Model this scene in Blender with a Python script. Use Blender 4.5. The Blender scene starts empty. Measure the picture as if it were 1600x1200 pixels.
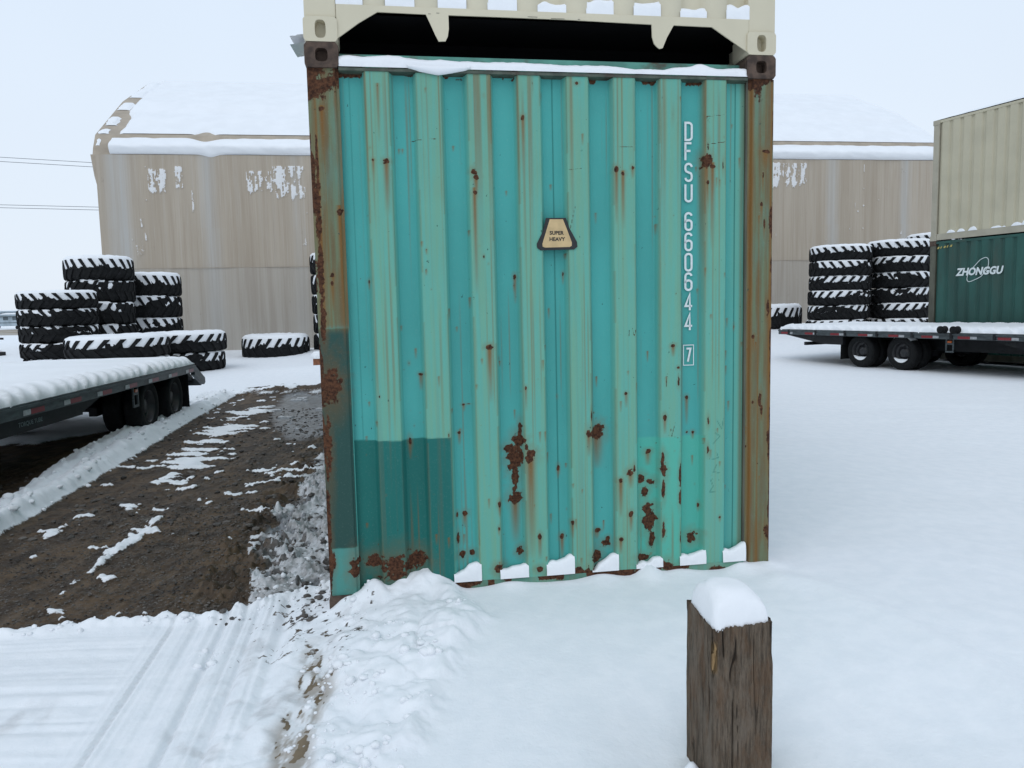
import bpy, bmesh, math, random
import numpy as np
from mathutils import Vector, Matrix

# ------------------------------------------------------------------ camera, world, sun, exposure
SC = bpy.context.scene
C = SC.collection
CAM_H, PITCH, ROLL, FPX = 1.5867, 0.0976, 0.0216, 1200.0
_f = Vector((0, math.cos(PITCH), -math.sin(PITCH))); _r = Vector((1, 0, 0)); _u = _r.cross(_f)
_r2 = math.cos(ROLL)*_r - math.sin(ROLL)*_u
_u2 = math.sin(ROLL)*_r + math.cos(ROLL)*_u
cam_data = bpy.data.cameras.new('camera')
cam_data.sensor_fit = 'HORIZONTAL'; cam_data.sensor_width = 36.0
cam_data.lens = FPX/1600*36; cam_data.clip_start = 0.05; cam_data.clip_end = 4000
cam = bpy.data.objects.new('camera', cam_data); C.objects.link(cam)
m = Matrix.Identity(4)
for i in range(3):
    m[i][0] = _r2[i]; m[i][1] = _u2[i]; m[i][2] = -_f[i]
m[0][3], m[1][3], m[2][3] = 0, 0, CAM_H
cam.matrix_world = m
SC.camera = cam

SUN_EL, SUN_AZ = math.radians(52), math.radians(-25)      # azimuth from behind the camera, slightly left
world = bpy.data.worlds.new('World'); SC.world = world; world.use_nodes = True
wn = world.node_tree; wn.nodes.clear()
wo = wn.nodes.new('ShaderNodeOutputWorld'); wb = wn.nodes.new('ShaderNodeBackground')
sky = wn.nodes.new('ShaderNodeTexSky'); sky.sky_type = 'NISHITA'; sky.sun_disc = False
sky.sun_elevation = SUN_EL; sky.sun_rotation = math.pi + SUN_AZ
sky.air_density = 1.0; sky.dust_density = 3.0
tc = wn.nodes.new('ShaderNodeTexCoord'); sx = wn.nodes.new('ShaderNodeSeparateXYZ')
wn.links.new(tc.outputs['Generated'], sx.inputs[0])
cr = wn.nodes.new('ShaderNodeValToRGB')          # the closed cloud cover: a little paler low down
cr.color_ramp.elements[0].position = 0.0; cr.color_ramp.elements[0].color = (0.70, 0.765, 0.845, 1)
cr.color_ramp.elements[1].position = 0.55; cr.color_ramp.elements[1].color = (0.60, 0.705, 0.835, 1)
wn.links.new(sx.outputs['Z'], cr.inputs[0])
nz = wn.nodes.new('ShaderNodeTexNoise'); nz.inputs['Scale'].default_value = 1.6; nz.inputs['Detail'].default_value = 3
wn.links.new(tc.outputs['Generated'], nz.inputs['Vector'])
mr = wn.nodes.new('ShaderNodeMapRange'); mr.inputs['To Min'].default_value = 9.2; mr.inputs['To Max'].default_value = 11.0
wn.links.new(nz.outputs['Fac'], mr.inputs['Value'])
vm = wn.nodes.new('ShaderNodeVectorMath'); vm.operation = 'SCALE'
wn.links.new(cr.outputs['Color'], vm.inputs[0]); wn.links.new(mr.outputs['Result'], vm.inputs['Scale'])
mx = wn.nodes.new('ShaderNodeMix'); mx.data_type = 'RGBA'; mx.inputs[0].default_value = 0.92
wn.links.new(sky.outputs[0], mx.inputs[6]); wn.links.new(vm.outputs[0], mx.inputs[7])
wn.links.new(mx.outputs[2], wb.inputs['Color']); wb.inputs['Strength'].default_value = 0.1
wn.links.new(wb.outputs[0], wo.inputs['Surface'])

sd = bpy.data.lights.new('sun', 'SUN'); sd.energy = 0.5; sd.angle = math.radians(40); sd.color = (1.0, 0.97, 0.93)
sun = bpy.data.objects.new('sun', sd); C.objects.link(sun)
_d = Vector((math.sin(SUN_AZ)*math.cos(SUN_EL), -math.cos(SUN_AZ)*math.cos(SUN_EL), math.sin(SUN_EL)))
sun.rotation_euler = _d.to_track_quat('Z', 'Y').to_euler()
SC.view_settings.view_transform = 'Standard'; SC.view_settings.look = 'None'
SC.view_settings.exposure = 0.27; SC.view_settings.gamma = 1.0; SC.view_settings.use_curve_mapping = False

# ------------------------------------------------------------------ noise (numpy)
_rs = np.random.RandomState(7)
_T = _rs.rand(256, 256)
def vnoise(x, y, seed=0):
    x = np.asarray(x, float) + seed*17.31; y = np.asarray(y, float) + seed*9.73
    xi = np.floor(x).astype(int); yi = np.floor(y).astype(int)
    fx = x-xi; fy = y-yi; fx = fx*fx*(3-2*fx); fy = fy*fy*(3-2*fy)
    a = _T[xi % 256, yi % 256]; b = _T[(xi+1) % 256, yi % 256]
    c = _T[xi % 256, (yi+1) % 256]; d = _T[(xi+1) % 256, (yi+1) % 256]
    return (a*(1-fx)+b*fx)*(1-fy) + (c*(1-fx)+d*fx)*fy
def fbm(x, y, octv=4, seed=0, gain=.5):
    s = 0; a = 1; t = 0
    for o in range(octv):
        s = s + a*vnoise(x*2.03**o, y*2.03**o, seed+o*3); t += a; a *= gain
    return s/t
def worley(x, y, seed=0):
    x = np.asarray(x, float) + seed*5.1; y = np.asarray(y, float)
    xi = np.floor(x).astype(int); yi = np.floor(y).astype(int)
    best = np.full(x.shape, 9.0); idv = np.zeros(x.shape)
    for dx in (-1, 0, 1):
        for dy in (-1, 0, 1):
            cx = xi+dx; cy = yi+dy
            px = cx + _T[cx % 256, cy % 256]; py = cy + _T[(cx+91) % 256, (cy+37) % 256]
            d = np.hypot(px-x, py-y); k = d < best
            best = np.where(k, d, best); idv = np.where(k, _T[(cx+13) % 256, (cy+71) % 256], idv)
    return best, idv
def ss(a, b, x):
    t = np.clip((x-a)/(b-a), 0, 1); return t*t*(3-2*t)

# ------------------------------------------------------------------ object helpers
def tag(o, label=None, cat=None, group=None, kind=None):
    if label: o['label'] = label
    if cat: o['category'] = cat
    if group: o['group'] = group
    if kind: o['kind'] = kind
    return o
def thing(name, label, cat, loc=(0, 0, 0), rz=0, group=None):
    o = bpy.data.objects.new(name, None); C.objects.link(o)
    o.location = loc; o.rotation_euler = (0, 0, rz); o.empty_display_size = .2
    return tag(o, label, cat, group)
def link_mesh(name, me, mat=None, parent=None, smooth=False, loc=None, rz=None):
    if mat is not None:
        for mm in (mat if isinstance(mat, (list, tuple)) else [mat]): me.materials.append(mm)
    if smooth: me.polygons.foreach_set('use_smooth', [True]*len(me.polygons))
    o = bpy.data.objects.new(name, me); C.objects.link(o)
    if parent: o.parent = parent
    if loc: o.location = loc
    if rz: o.rotation_euler = (0, 0, rz)
    return o
def pyd(name, v, f, mat=None, parent=None, smooth=False, midx=None):
    me = bpy.data.meshes.new(name); me.from_pydata([tuple(p) for p in v], [], f); me.update()
    o = link_mesh(name, me, mat, parent, smooth)
    if midx is not None: me.polygons.foreach_set('material_index', midx)
    return o
def grid_mesh(name, X, Y, Z, mat, parent=None, cols=None, smooth=True):
    """X,Y,Z arrays (rows, cols); cols: dict attribute -> (rows, cols, 3)"""
    r, c = X.shape
    me = bpy.data.meshes.new(name)
    me.vertices.add(r*c); me.vertices.foreach_set('co', np.stack([X, Y, Z], -1).astype(np.float32).ravel())
    i = np.arange(r*c).reshape(r, c)
    q = np.stack([i[:-1, :-1], i[:-1, 1:], i[1:, 1:], i[1:, :-1]], -1).reshape(-1, 4)
    me.loops.add(q.size); me.loops.foreach_set('vertex_index', q.astype(np.int32).ravel())
    me.polygons.add(len(q)); me.polygons.foreach_set('loop_start', (np.arange(len(q))*4).astype(np.int32))
    me.polygons.foreach_set('loop_total', np.full(len(q), 4, np.int32))
    me.update(calc_edges=True); me.validate()
    for k, a in (cols or {}).items():
        at = me.color_attributes.new(k, 'FLOAT_COLOR', 'POINT')
        rgba = np.ones((r*c, 4), np.float32); rgba[:, :3] = a.reshape(-1, 3)
        at.data.foreach_set('color', rgba.ravel())
    return link_mesh(name, me, mat, parent, smooth)
class MB:
    def __init__(s): s.v = []; s.f = []
    def box(s, x0, x1, y0, y1, z0, z1):
        b = len(s.v)
        s.v += [(x, y, z) for x in (x0, x1) for y in (y0, y1) for z in (z0, z1)]
        s.f += [tuple(b+i for i in q) for q in ((0, 1, 3, 2), (4, 6, 7, 5), (0, 4, 5, 1), (2, 3, 7, 6), (0, 2, 6, 4), (1, 5, 7, 3))]
        return s
    def prism(s, pts, axis, a0, a1):
        """extrude 2D polygon; axis 'x': pts are (y,z); 'y': (x,z); 'z': (x,y)"""
        b = len(s.v); n = len(pts)
        for a in (a0, a1):
            for p in pts:
                s.v.append({'x': (a, p[0], p[1]), 'y': (p[0], a, p[1]), 'z': (p[0], p[1], a)}[axis])
        s.f.append(tuple(b+i for i in range(n))[::-1]); s.f.append(tuple(b+n+i for i in range(n)))
        for i in range(n):
            j = (i+1) % n; s.f.append((b+i, b+j, b+n+j, b+n+i))
        return s
    def tube(s, pts, r, n=8):
        b = len(s.v); P = [Vector(p) for p in pts]
        for k, p in enumerate(P):
            d = (P[min(k+1, len(P)-1)]-P[max(k-1, 0)]).normalized()
            a = d.orthogonal().normalized() if k == 0 else (a - d*a.dot(d)).normalized()
            c = d.cross(a)
            for i in range(n):
                t = 2*math.pi*i/n; s.v.append(tuple(p+(a*math.cos(t)+c*math.sin(t))*r))
        for k in range(len(P)-1):
            for i in range(n):
                j = (i+1) % n; s.f.append((b+k*n+i, b+k*n+j, b+(k+1)*n+j, b+(k+1)*n+i))
        s.f.append(tuple(b+i for i in range(n))[::-1]); e = b+(len(P)-1)*n; s.f.append(tuple(e+i for i in range(n)))
        return s
    def lathe(s, prof, axis='y', n=32, c=(0, 0, 0), close=False):
        """prof: (r, a) pairs about axis"""
        b = len(s.v); m_ = len(prof)
        for i in range(n):
            t = 2*math.pi*i/n; co, si = math.cos(t), math.sin(t)
            for r, a in prof:
                p = {'y': (r*co, a, r*si), 'z': (r*co, r*si, a), 'x': (a, r*co, r*si)}[axis]
                s.v.append((p[0]+c[0], p[1]+c[1], p[2]+c[2]))
        for i in range(n):
            j = (i+1) % n
            for k in range(m_ if close else m_-1):
                l = (k+1) % m_; s.f.append((b+i*m_+k, b+j*m_+k, b+j*m_+l, b+i*m_+l))
        return s
    def build(s, name, mat, parent=None, smooth=False, bevel=0, fix=True):
        me = bpy.data.meshes.new(name); me.from_pydata(s.v, [], s.f)
        bm = bmesh.new(); bm.from_mesh(me)
        if fix: bmesh.ops.recalc_face_normals(bm, faces=bm.faces)
        if bevel:
            es = [e for e in bm.edges if len(e.link_faces) == 2 and e.calc_face_angle(0) > .6]
            bmesh.ops.bevel(bm, geom=es, offset=bevel, segments=2, affect='EDGES', profile=.6)
        bm.to_mesh(me); bm.free(); me.update()
        return link_mesh(name, me, mat, parent, smooth)
def copy_tree(o, parent=None):
    c = o.copy(); C.objects.link(c); c.parent = parent
    for ch in list(o.children): copy_tree(ch, c)
    return c

# ------------------------------------------------------------------ materials
class NT:
    def __init__(s, name, rough=.6, metallic=0, spec=None):
        s.m = bpy.data.materials.new(name); s.m.use_nodes = True; s.t = s.m.node_tree
        s.b = s.t.nodes['Principled BSDF']; s.b.inputs['Roughness'].default_value = rough
        s.b.inputs['Metallic'].default_value = metallic
        if spec is not None: s.b.inputs['Specular IOR Level'].default_value = spec
        s.tc = s.t.nodes.new('ShaderNodeTexCoord')
    def lk(s, a, b): s.t.links.new(a, b)
    def noise(s, scale, detail=4, stretch=(1, 1, 1), rough=.55, seed=0, out='Fac'):
        mp = s.t.nodes.new('ShaderNodeMapping'); mp.inputs['Scale'].default_value = stretch
        mp.inputs['Location'].default_value = (seed*3.7, seed*1.3, seed*2.9)
        s.lk(s.tc.outputs['Object'], mp.inputs[0])
        n = s.t.nodes.new('ShaderNodeTexNoise'); n.inputs['Scale'].default_value = scale
        n.inputs['Detail'].default_value = detail; n.inputs['Roughness'].default_value = rough
        s.lk(mp.outputs[0], n.inputs['Vector']); return n.outputs[out]
    def rng(s, v, a, b, c=0., d=1., smooth=True):
        n = s.t.nodes.new('ShaderNodeMapRange')
        if smooth: n.interpolation_type = 'SMOOTHSTEP'
        s.lk(v, n.inputs['Value'])
        for k, x in zip(('From Min', 'From Max', 'To Min', 'To Max'), (a, b, c, d)): n.inputs[k].default_value = x
        return n.outputs[0]
    def math(s, op, a, b=None):
        n = s.t.nodes.new('ShaderNodeMath'); n.operation = op
        for i, x in enumerate((a, b)):
            if x is None: continue
            if isinstance(x, (int, float)): n.inputs[i].default_value = x
            else: s.lk(x, n.inputs[i])
        return n.outputs[0]
    def mix(s, f, a, b, mode='MIX'):
        n = s.t.nodes.new('ShaderNodeMix'); n.data_type = 'RGBA'; n.blend_type = mode
        for k, x in ((0, f), (6, a), (7, b)):
            if isinstance(x, (int, float)): n.inputs[k].default_value = x
            elif isinstance(x, tuple): n.inputs[k].default_value = (*x, 1) if len(x) == 3 else x
            else: s.lk(x, n.inputs[k])
        return n.outputs[2]
    def attr(s, name):
        n = s.t.nodes.new('ShaderNodeAttribute'); n.attribute_name = name
        sp = s.t.nodes.new('ShaderNodeSeparateColor'); s.lk(n.outputs['Color'], sp.inputs[0])
        return sp.outputs[0], sp.outputs[1], sp.outputs[2]
    def col(s, c):
        if isinstance(c, tuple): s.b.inputs['Base Color'].default_value = (*c, 1)
        else: s.lk(c, s.b.inputs['Base Color'])
        return s
    def bump(s, h, strength=.3, dist=.01):
        n = s.t.nodes.new('ShaderNodeBump'); n.inputs['Strength'].default_value = strength; n.inputs['Distance'].default_value = dist
        s.lk(h, n.inputs['Height'])
        if s.b.inputs['Normal'].is_linked: s.lk(s.b.inputs['Normal'].links[0].from_socket, n.inputs['Normal'])
        s.lk(n.outputs[0], s.b.inputs['Normal']); return s
def simple(name, c, rough=.6, var=.25, scale=20, metallic=0, dirt=None, stretch=(1, 1, 1), bump=.15, spec=None):
    n = NT(name, rough, metallic, spec)
    k = n.noise(scale, 5, stretch)
    c1 = tuple(x*(1-var) for x in c); c2 = tuple(min(1, x*(1+var)) for x in c)
    col = n.mix(n.rng(k, .3, .7), c1, c2)
    if dirt:
        col = n.mix(n.rng(n.noise(scale*.35, 6, stretch, .65, 5), .52, .68), col, dirt)
    n.col(col)
    if bump: n.bump(k, bump, .004)
    return n.m
SNOW = (.84, .855, .875)
def snow_mat(name='snow', base=SNOW):
    n = NT(name, .55, 0, .25)
    big = n.noise(1.3, 4); n.col(n.mix(n.rng(big, .3, .7), tuple(x*.955 for x in base), base))
    n.bump(n.noise(14, 4), .22, .02); n.bump(n.noise(220, 3), .25, .002)
    return n.m
M_SNOW = snow_mat()
M_BLACK = simple('black_steel', (.007, .0075, .009), .55, .3, 12, dirt=(.016, .017, .018), spec=.3)
M_UNDER = simple('underside_paint', (.003, .003, .0035), .9, .3, 5, spec=.1)
M_RUBBER = simple('tyre_rubber', (.0065, .007, .0075), .8, .3, 25, dirt=(.014, .014, .015), spec=.25)
M_RIM = simple('rim_paint', (.010, .010, .012), .4, .3, 12)
M_RED = simple('red_reflector', (.20, .012, .018), .35, .2, 30)
M_WHITE = simple('white_reflector', (.36, .37, .38), .35, .15, 30)
M_AMBER = simple('amber_lens', (.45, .09, .01), .3, .15, 30)
M_RAIL = simple('rail_steel', (.05, .062, .066), .45, .35, 9, dirt=(.018, .02, .021), stretch=(1, 1, 4))
M_TEXT = simple('white_lettering', (.66, .72, .72), .5, .06, 60)
M_GREYTEXT = simple('grey_lettering', (.16, .19, .19), .5, .3, 40)

# ------------------------------------------------------------------ the ground
CX, CY, CYAW = -.968, 3.871, .1537            # front left corner of the big container and its heading
def on_front(u, d=0):                         # point of the front face in plan
    return CX+u*math.cos(CYAW)+d*math.sin(CYAW), CY+u*math.sin(CYAW)-d*math.cos(CYAW)
INNER = ([0, 3.7, 5.61, 6.78, 8.6, 11.73, 14.86, 18], [-3.0, -3.5, -3.85, -4.04, -4.37, -4.94, -5.45, -6.2])
OUTER = ([0, 3.7, 5.6, 6.36, 8.41, 10.73, 14.47, 18], [-3.2, -3.75, -4.15, -4.34, -4.99, -5.43, -6.15, -6.9])
def seg_dist(x, y, pts):
    best = np.full(np.shape(x), 1e9)
    for (x0, y0), (x1, y1) in zip(pts[:-1], pts[1:]):
        t = np.clip(((x-x0)*(x1-x0)+(y-y0)*(y1-y0))/((x1-x0)**2+(y1-y0)**2), 0, 1)
        best = np.minimum(best, np.hypot(x-x0-t*(x1-x0), y-y0-t*(y1-y0)))
    return best
def far_height(x, y):
    return ss(18, 34, y)*(.18+.5*ss(-2, 12, x))*(1-.9*ss(50, 90, y))
def terrain(x, y):
    n1 = fbm(x*.9, y*.9, 4, 1)-.5; n2 = fbm(x*7, y*7, 4, 2)-.5; n3 = fbm(x*30, y*30, 3, 3)-.5
    w = .10*(fbm(x*3, y*3, 3, 5)-.5) + .05*(fbm(x*14, y*14, 3, 6)-.5)
    xi = np.interp(y, *INNER); xo = np.interp(y, *OUTER)
    sideL = CX-.155*(y-CY)
    # masks: dirt road
    ylow = np.interp(x, [-4.2, -2.6, -2.32, -1.9, -1.58, -1.36, -1.22, -1.0], [3.6, 3.73, 3.79, 3.87, 3.91, 4.08, 4.21, 4.32])
    road = ss(-.03, .05, x-xi+w*.8)*ss(-.05, .06, y-ylow+w*1.4)*ss(.3, -.3, y-15.3+w*9)*ss(.05, -.05, x-(sideL+.0)+w)
    xs = np.interp(y, [3.9, 4.55, 5.21, 6.06, 6.96, 8.95, 15], [-1.52, -1.70, -1.85, -1.93, -1.97, -2.25, -3.0])
    slushy = ss(-.10, .12, x-xs+w*3.0)*road
    hs = fbm(x*7+3, y*5, 6, 8, .68)
    slush_snow = slushy*ss(.46, .60, hs+.17*ss(.32, .0, np.abs(x-sideL+.24))-.07*ss(.0, .5, sideL-.42-x)-.05*ss(6, 9, y))
    wet = ss(-.25, .25, x-np.interp(y, [8, 9.5, 12, 15], [-1.6, -2.9, -3.9, -4.6])+w*2)*ss(8.5, 10.5, y+w*6)*road
    # snow fingers, streaks and flecks left on the dirt
    fl = np.interp(y, [6.9, 7.38, 8.14, 9.5, 12.0, 13.5], [-3.2, -3.5, -3.5, -3.85, -4.3, -4.4])
    fin = fbm(x*.9+11, y*7.5-x*1.0, 2, 12)
    halfw = .09+.30*ss(7, 9, y)
    finger = ss(.05, -.05, np.abs(x-fl)-halfw*(-.30+3.0*np.clip(fin-.34, 0, 1)))*ss(6.9, 7.4, y)*ss(14, 12.5, y)
    st = seg_dist(x, y, [(-2.86, 5.98), (-2.80, 5.5), (-2.74, 5.0), (-2.66, 4.34)])
    streak = ss(.03, -.02, st-.035*ss(4.2, 5.6, y)-.010+w*.6)*ss(.36, .46, fbm(x*12, y*7, 3, 14))
    fk = fbm(x*4.2, y*6.5, 4, 15)
    fleck = ss(.70, .74, fk)*ss(5.2, 5.8, y)*ss(9.5, 7.0, y) + ss(.72, .75, fk)
    white = np.clip(np.maximum.reduce([finger, streak, fleck*.95, slush_snow]), 0, 1)
    dirt = road*(1-white)
    # bare ground under the flatbed on the left
    under = ss(.05, -.05, x-xo+w)*ss(-8.2, -7.6, x+w*4)*ss(.35, -.35, y-(9.6+(x+6.4)*1.3)+w*9)*ss(4.2, 4.8, y)
    dirt = np.maximum(dirt, under*.98)
    # wheel rut full of brown slush in the foreground
    rc = np.interp(y, [2.2, 2.55, 2.9, 3.21, 3.6, 4.0, 4.5], [-.79, -.81, -.845, -.885, -.95, -1.0, -1.05])
    rut = ss(.12, .03, np.abs(x-rc+w*.65))*ss(3.65, 3.2, y)
    rutm = rut*ss(.42, .58, fbm(x*26, y*7, 5, 21, .62)+.07*ss(3.4, 3.1, y))
    spk = .75*ss(.655, .72, fbm(x*34, y*28, 3, 23, .6)+.07*ss(.4, .0, np.abs(x-rc)))*ss(-1.75, -1.2, x)*ss(-.55, -.8, x)*ss(3.0, 3.5, y)*(1-road)
    dirt = np.maximum(dirt, np.maximum(rutm*ss(.54, .62, fbm(x*40, y*18, 3, 22)), spk*.8)*(1-road))
    q = x+.17*(y-3)
    left = ss(.15, -.35, q+1.75)
    brown = ss(.56, .70, fbm(x*6+2, y*3.0+x*3, 4, 27))*left*ss(3.15, 2.9, y)*.35
    brown = np.maximum(brown, ss(.5, .7, fbm(x*9, y*9, 4, 29))*.4*ss(-1.5, -1.1, x)*ss(-.6, -.95, x)*(1-road)*ss(4.6, 3.9, y))
    ice = slushy*ss(.47, .56, fbm(x*4, y*2.2, 5, 9, .6)+.10*ss(.0, .25, x-xs)*ss(.75, .45, x-xs))
    grey = np.clip(np.maximum(wet*.85, np.maximum(ice*.95, slushy*.68)) + brown, 0, 1)
    field = ss(72, 78, y+w*20)*ss(128, 110, y)*ss(-10, -30, x)*ss(.30, .5, fbm(x*.15, y*.5, 3, 33)+.12)
    field = np.maximum(field, rutm*.62*(1-road)) + rut*.12*(1-road)
    # heights
    dip = .05*ss(.2, .5, x)*ss(2.1, 1.2, x)*ss(3.2, 2.5, y)
    snow_d = .0 - dip + .02*ss(5, 2.2, x) + .085*ss(2.5, 3.7, y)*ss(5, 2.2, x)*ss(-1.0, -.5, x)
    h = snow_d + .035*n1*ss(.2, 1.6, x) + .004*n2
    h = h + .055*(fbm(x*.45+8, y*.9, 3, 41)-.5)*ss(1, 3, x)*ss(16, 12, y)
    h = h + .022*np.exp(-(seg_dist(x, y, [(1.45, 4.05), (1.6, 3.9), (1.75, 3.55), (1.83, 3.35), (1.95, 2.95), (2.0, 2.6)])/.09)**2)*(x > 1.2)*(x < 3)
    h = h + .5*(fbm(x*.12, y*.12, 3, 42)-.5)*ss(24, 60, y)*.6
    # trodden, broken snow at the corner of the container
    xb = np.interp(y, [2.2, 2.54, 2.97, 3.3, 3.57, 3.89, 4.3, 5], [-.42, -.40, -.30, -.22, -.14, -.34, -.55, -.7]) + w*.9
    chunk = ss(.10, -.10, x-xb)*ss(-.05, .08, x-rc-.06+w*.5)*ss(4.7, 4.4, y)
    f1, id1 = worley(x*5+w*2, y*5+n2*.5, 3); f2, id2 = worley(x*14, y*14, 4)
    lump = (np.clip(1-f1*1.15, 0, 1)**.8)*(.2+.8*id1)*.055 + (np.clip(1-f2*1.3, 0, 1)**.8)*id2*.014
    rise = .015 + .015*ss(3.0, 3.6, y)
    h = h + chunk*(rise + lump + .12*(fbm(x*3.2, y*3.2, 4, 45, .6)-.47) - .01)
    # crease that edges the trodden patch
    h = h + .030*np.exp(-((x-xb+.03)/.045)**2)*ss(2.3, 2.6, y)*ss(4.2, 3.9, y)*(.4+fbm(x*9, y*9, 2, 47))
    # heaps that lean on the sill
    du = (x-CX)*math.cos(CYAW)+(y-CY)*math.sin(CYAW); dd = (x-CX)*math.sin(CYAW)-(y-CY)*math.cos(CYAW)
    for uu, hh, ww in ((.08, .06, .08), (.22, .085, .07), (.36, .03, .05), (.48, .065, .07), (.62, .04, .05), (.95, .02, .1), (1.45, .025, .10), (1.72, .06, .06), (2.26, .03, .07), (1.9, .02, .1), (2.40, .028, .10)):
        h = h + hh*np.exp(-((du-uu)/ww)**2)*np.exp(-(np.maximum(dd, 0)/.09)**2)*(y > 2.8)
    # packed, tracked snow lower left
    trk = ss(-.98, -1.12, x-.1*(fbm(y*1.5, y*0, 2, 50)-.5))*(1-road)*ss(4.6, 3.9, y)*ss(-9, -4, x)
    fq = fbm(q*26, y*.5, 2, 52)-.5; gq = vnoise(q*60, y*.8, 53)-.5
    tracks = .030*fq+.010*gq
    for qc, dp, wd in ((-1.625, .02, .008), (-1.50, .008, .014), (-1.36, .016, .012), (-1.21, .02, .016), (-1.06, .018, .02), (-1.27, .010, .008)):
        tracks = tracks - dp*np.exp(-((q-qc+.02*(vnoise(y*2, y*0, 54)-.5))/wd)**2)
    r_ = y + .06*(x+2)**2 - .02*x
    sweeps = .022*(fbm(r_*16, x*.35, 2, 56)-.5)+.004*(vnoise(r_*45, x*.6, 57)-.5)
    lt = ss(-1.62, -1.78, q)
    h = h + trk*(tracks*(1-lt) + sweeps*lt - .01 + .003*n3)
    mid = ss(-1.2, -1.08, x)*(1-chunk)*ss(-.7, -.8, x)*(1-road)*ss(4.6, 4.3, y)
    h = h + mid*(lump*.55+.012*n2)
    h = h - rut*.022*(1-road)
    lip = np.exp(-((y-ylow-.0+w*1.3)/.06)**2)*(x < -1.0)*(x > xi-.3)*(y < 4.8)
    h = h + lip*(.02+.05*np.clip(1-worley(x*11, y*11, 6)[0]*1.2, 0, 1))
    # dirt surface lies lower, stony
    pf, pid = worley(x*34, y*34, 9)
    stones = .012*np.clip(1-pf*1.9, 0, 1)**.5*(pid > .45)
    hd = -.035 + .03*n2 + .012*n3 + stones + .045*(fbm((x+.15*y)*4.5, y*.3, 3, 60)-.5)
    clod = np.clip(fbm(x*11, y*11, 4, 62, .6)-.5, 0, 1)*.22*ss(-.5, 0, x-xs)
    hd = hd + clod
    hroad = hd*(1-wet*.55) + white*(.022+.02*(n2+.3)) - wet*.012
    rr = np.clip(road*1.0, 0, 1)
    h = h*(1-rr) + hroad*rr
    h = h*(1-under) + (hd*.8+.01)*under
    # windrow along the road: a double ridge of pushed-up snow
    wm = (xi+xo)/2; hw = np.maximum((xi-xo)/2, .08); tt = (x-wm+w*.35)/hw
    wr = ss(1.15, .75, np.abs(tt))*ss(15.9, 14.6, y)*ss(3.2, 3.9, y)
    prof = .125*ss(1.1, .5, np.abs(tt)) - .07*np.exp(-((tt-.05)/.16)**2) - .03*np.exp(-((tt+.45)/.12)**2)
    f3, id3 = worley(x*9, y*9, 12)
    h = h*(1-wr) + wr*(.015 + prof*(.8+.5*n1*2) + .035*np.clip(1-f3*1.2, 0, 1)*id3 + .02*n2)
    dirt = dirt*(1-wr*.97)
    # pushed-up end of the road
    er = np.exp(-((y-15.6+w*4)/.35)**2)*ss(-6, -5, x)*ss(-2.9, -3.2, x)
    h = h + er*(.12+.14*(fbm(x*3, y*3, 4, 66)-.5))
    dirt = np.maximum(dirt, er*ss(.46, .58, fbm(x*3.5, y*5, 4, 67)+.1*(y < 15.5)))
    # broad drifts further off
    h = h + .16*np.exp(-(((x+6.9)/1.6)**2+((y-27.6)/1.3)**2)) + .12*np.exp(-(((x+5.2)/1.5)**2+((y-21)/1.0)**2))
    h = h + .10*np.exp(-((y-24)/2.2)**2)*ss(3, 6, x)*.8
    h = h + far_height(x, y)
    # settle round the wooden post
    for px_, py_, ph_ in ((.587, 2.49, .062), (.71, 2.385, .062)): h = h + ph_*np.exp(-(np.hypot(x-px_, y-py_)/.032)**2)
    return h, np.clip(dirt, 0, 1), np.clip(grey, 0, 1), np.clip(field, 0, 1)
def axis(breaks):
    out = []
    for a, b, s in breaks: out.append(np.arange(a, b-1e-6, s))
    return np.concatenate(out)
def geom(a, first, ratio, n): return a+np.cumsum(first*ratio**np.arange(n))
gx = axis([(-9, -5.5, .05), (-5.5, -3.2, .022), (-3.2, -2.0, .014), (-2.0, -.05, .0085), (-.05, .6, .014), (.6, 2.2, .03), (2.2, 6, .08)])
gx = np.concatenate([-(geom(9, .08, 1.11, 72))[::-1], gx, geom(6, .09, 1.11, 72)])
gy = axis([(2.2, 4.4, .0085), (4.4, 6.0, .013), (6, 8, .02), (8, 12, .035), (12, 16.5, .05)])
gy = np.concatenate([-(geom(-2.2, .02, 1.2, 48))[::-1], gy, geom(16.5, .06, 1.09, 92)])
GX, GY = np.meshgrid(gx, gy)
GH, GD, GG, GF = terrain(GX, GY)
n = NT('snow_and_dirt', .6, 0, .3)
a_d, a_g, a_f = n.attr('mask')
fine = n.noise(60, 6, (1, 1, 1), .65); fine2 = n.noise(9, 5)
dk = n.rng(n.math('ADD', a_d, n.math('MULTIPLY', n.math('SUBTRACT', fine, .5), .95)), .36, .62)
snow_c = n.mix(n.rng(fine2, .3, .7), (.79, .815, .84), SNOW)
gk = n.math('MULTIPLY', a_g, n.rng(n.noise(22, 6, (1, 1, 1), .65, 3), .25, .65, .45, 1.0))
snow_c = n.mix(gk, snow_c, (.27, .26, .25))
soil = n.mix(n.rng(n.noise(5, 6, (1, 1, 1), .6, 7), .3, .7), (.033, .022, .013), (.105, .069, .040))
rt = n.noise(3.2, 5, (3.0, .35, 1), .6, 17); soil = n.mix(n.math('MULTIPLY', n.rng(rt, .45, .62), .6), soil, (.028, .019, .012)); soil = n.mix(n.math('MULTIPLY', n.rng(rt, .45, .32), .5), soil, (.140, .096, .058))
soil = n.mix(n.rng(n.noise(90, 3, (1, 1, 1), .5, 9), .60, .72), soil, (.105, .092, .078))
icy = n.mix(n.rng(n.noise(14, 6, (1, .6, 1), .65, 11), .35, .62), (.10, .10, .10), (.235, .245, .255))
soil = n.mix(n.rng(a_g, .5, .9), soil, icy)
col = n.mix(dk, snow_c, soil)
col = n.mix(a_f, col, (.22, .17, .11)); n.col(col)
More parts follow.
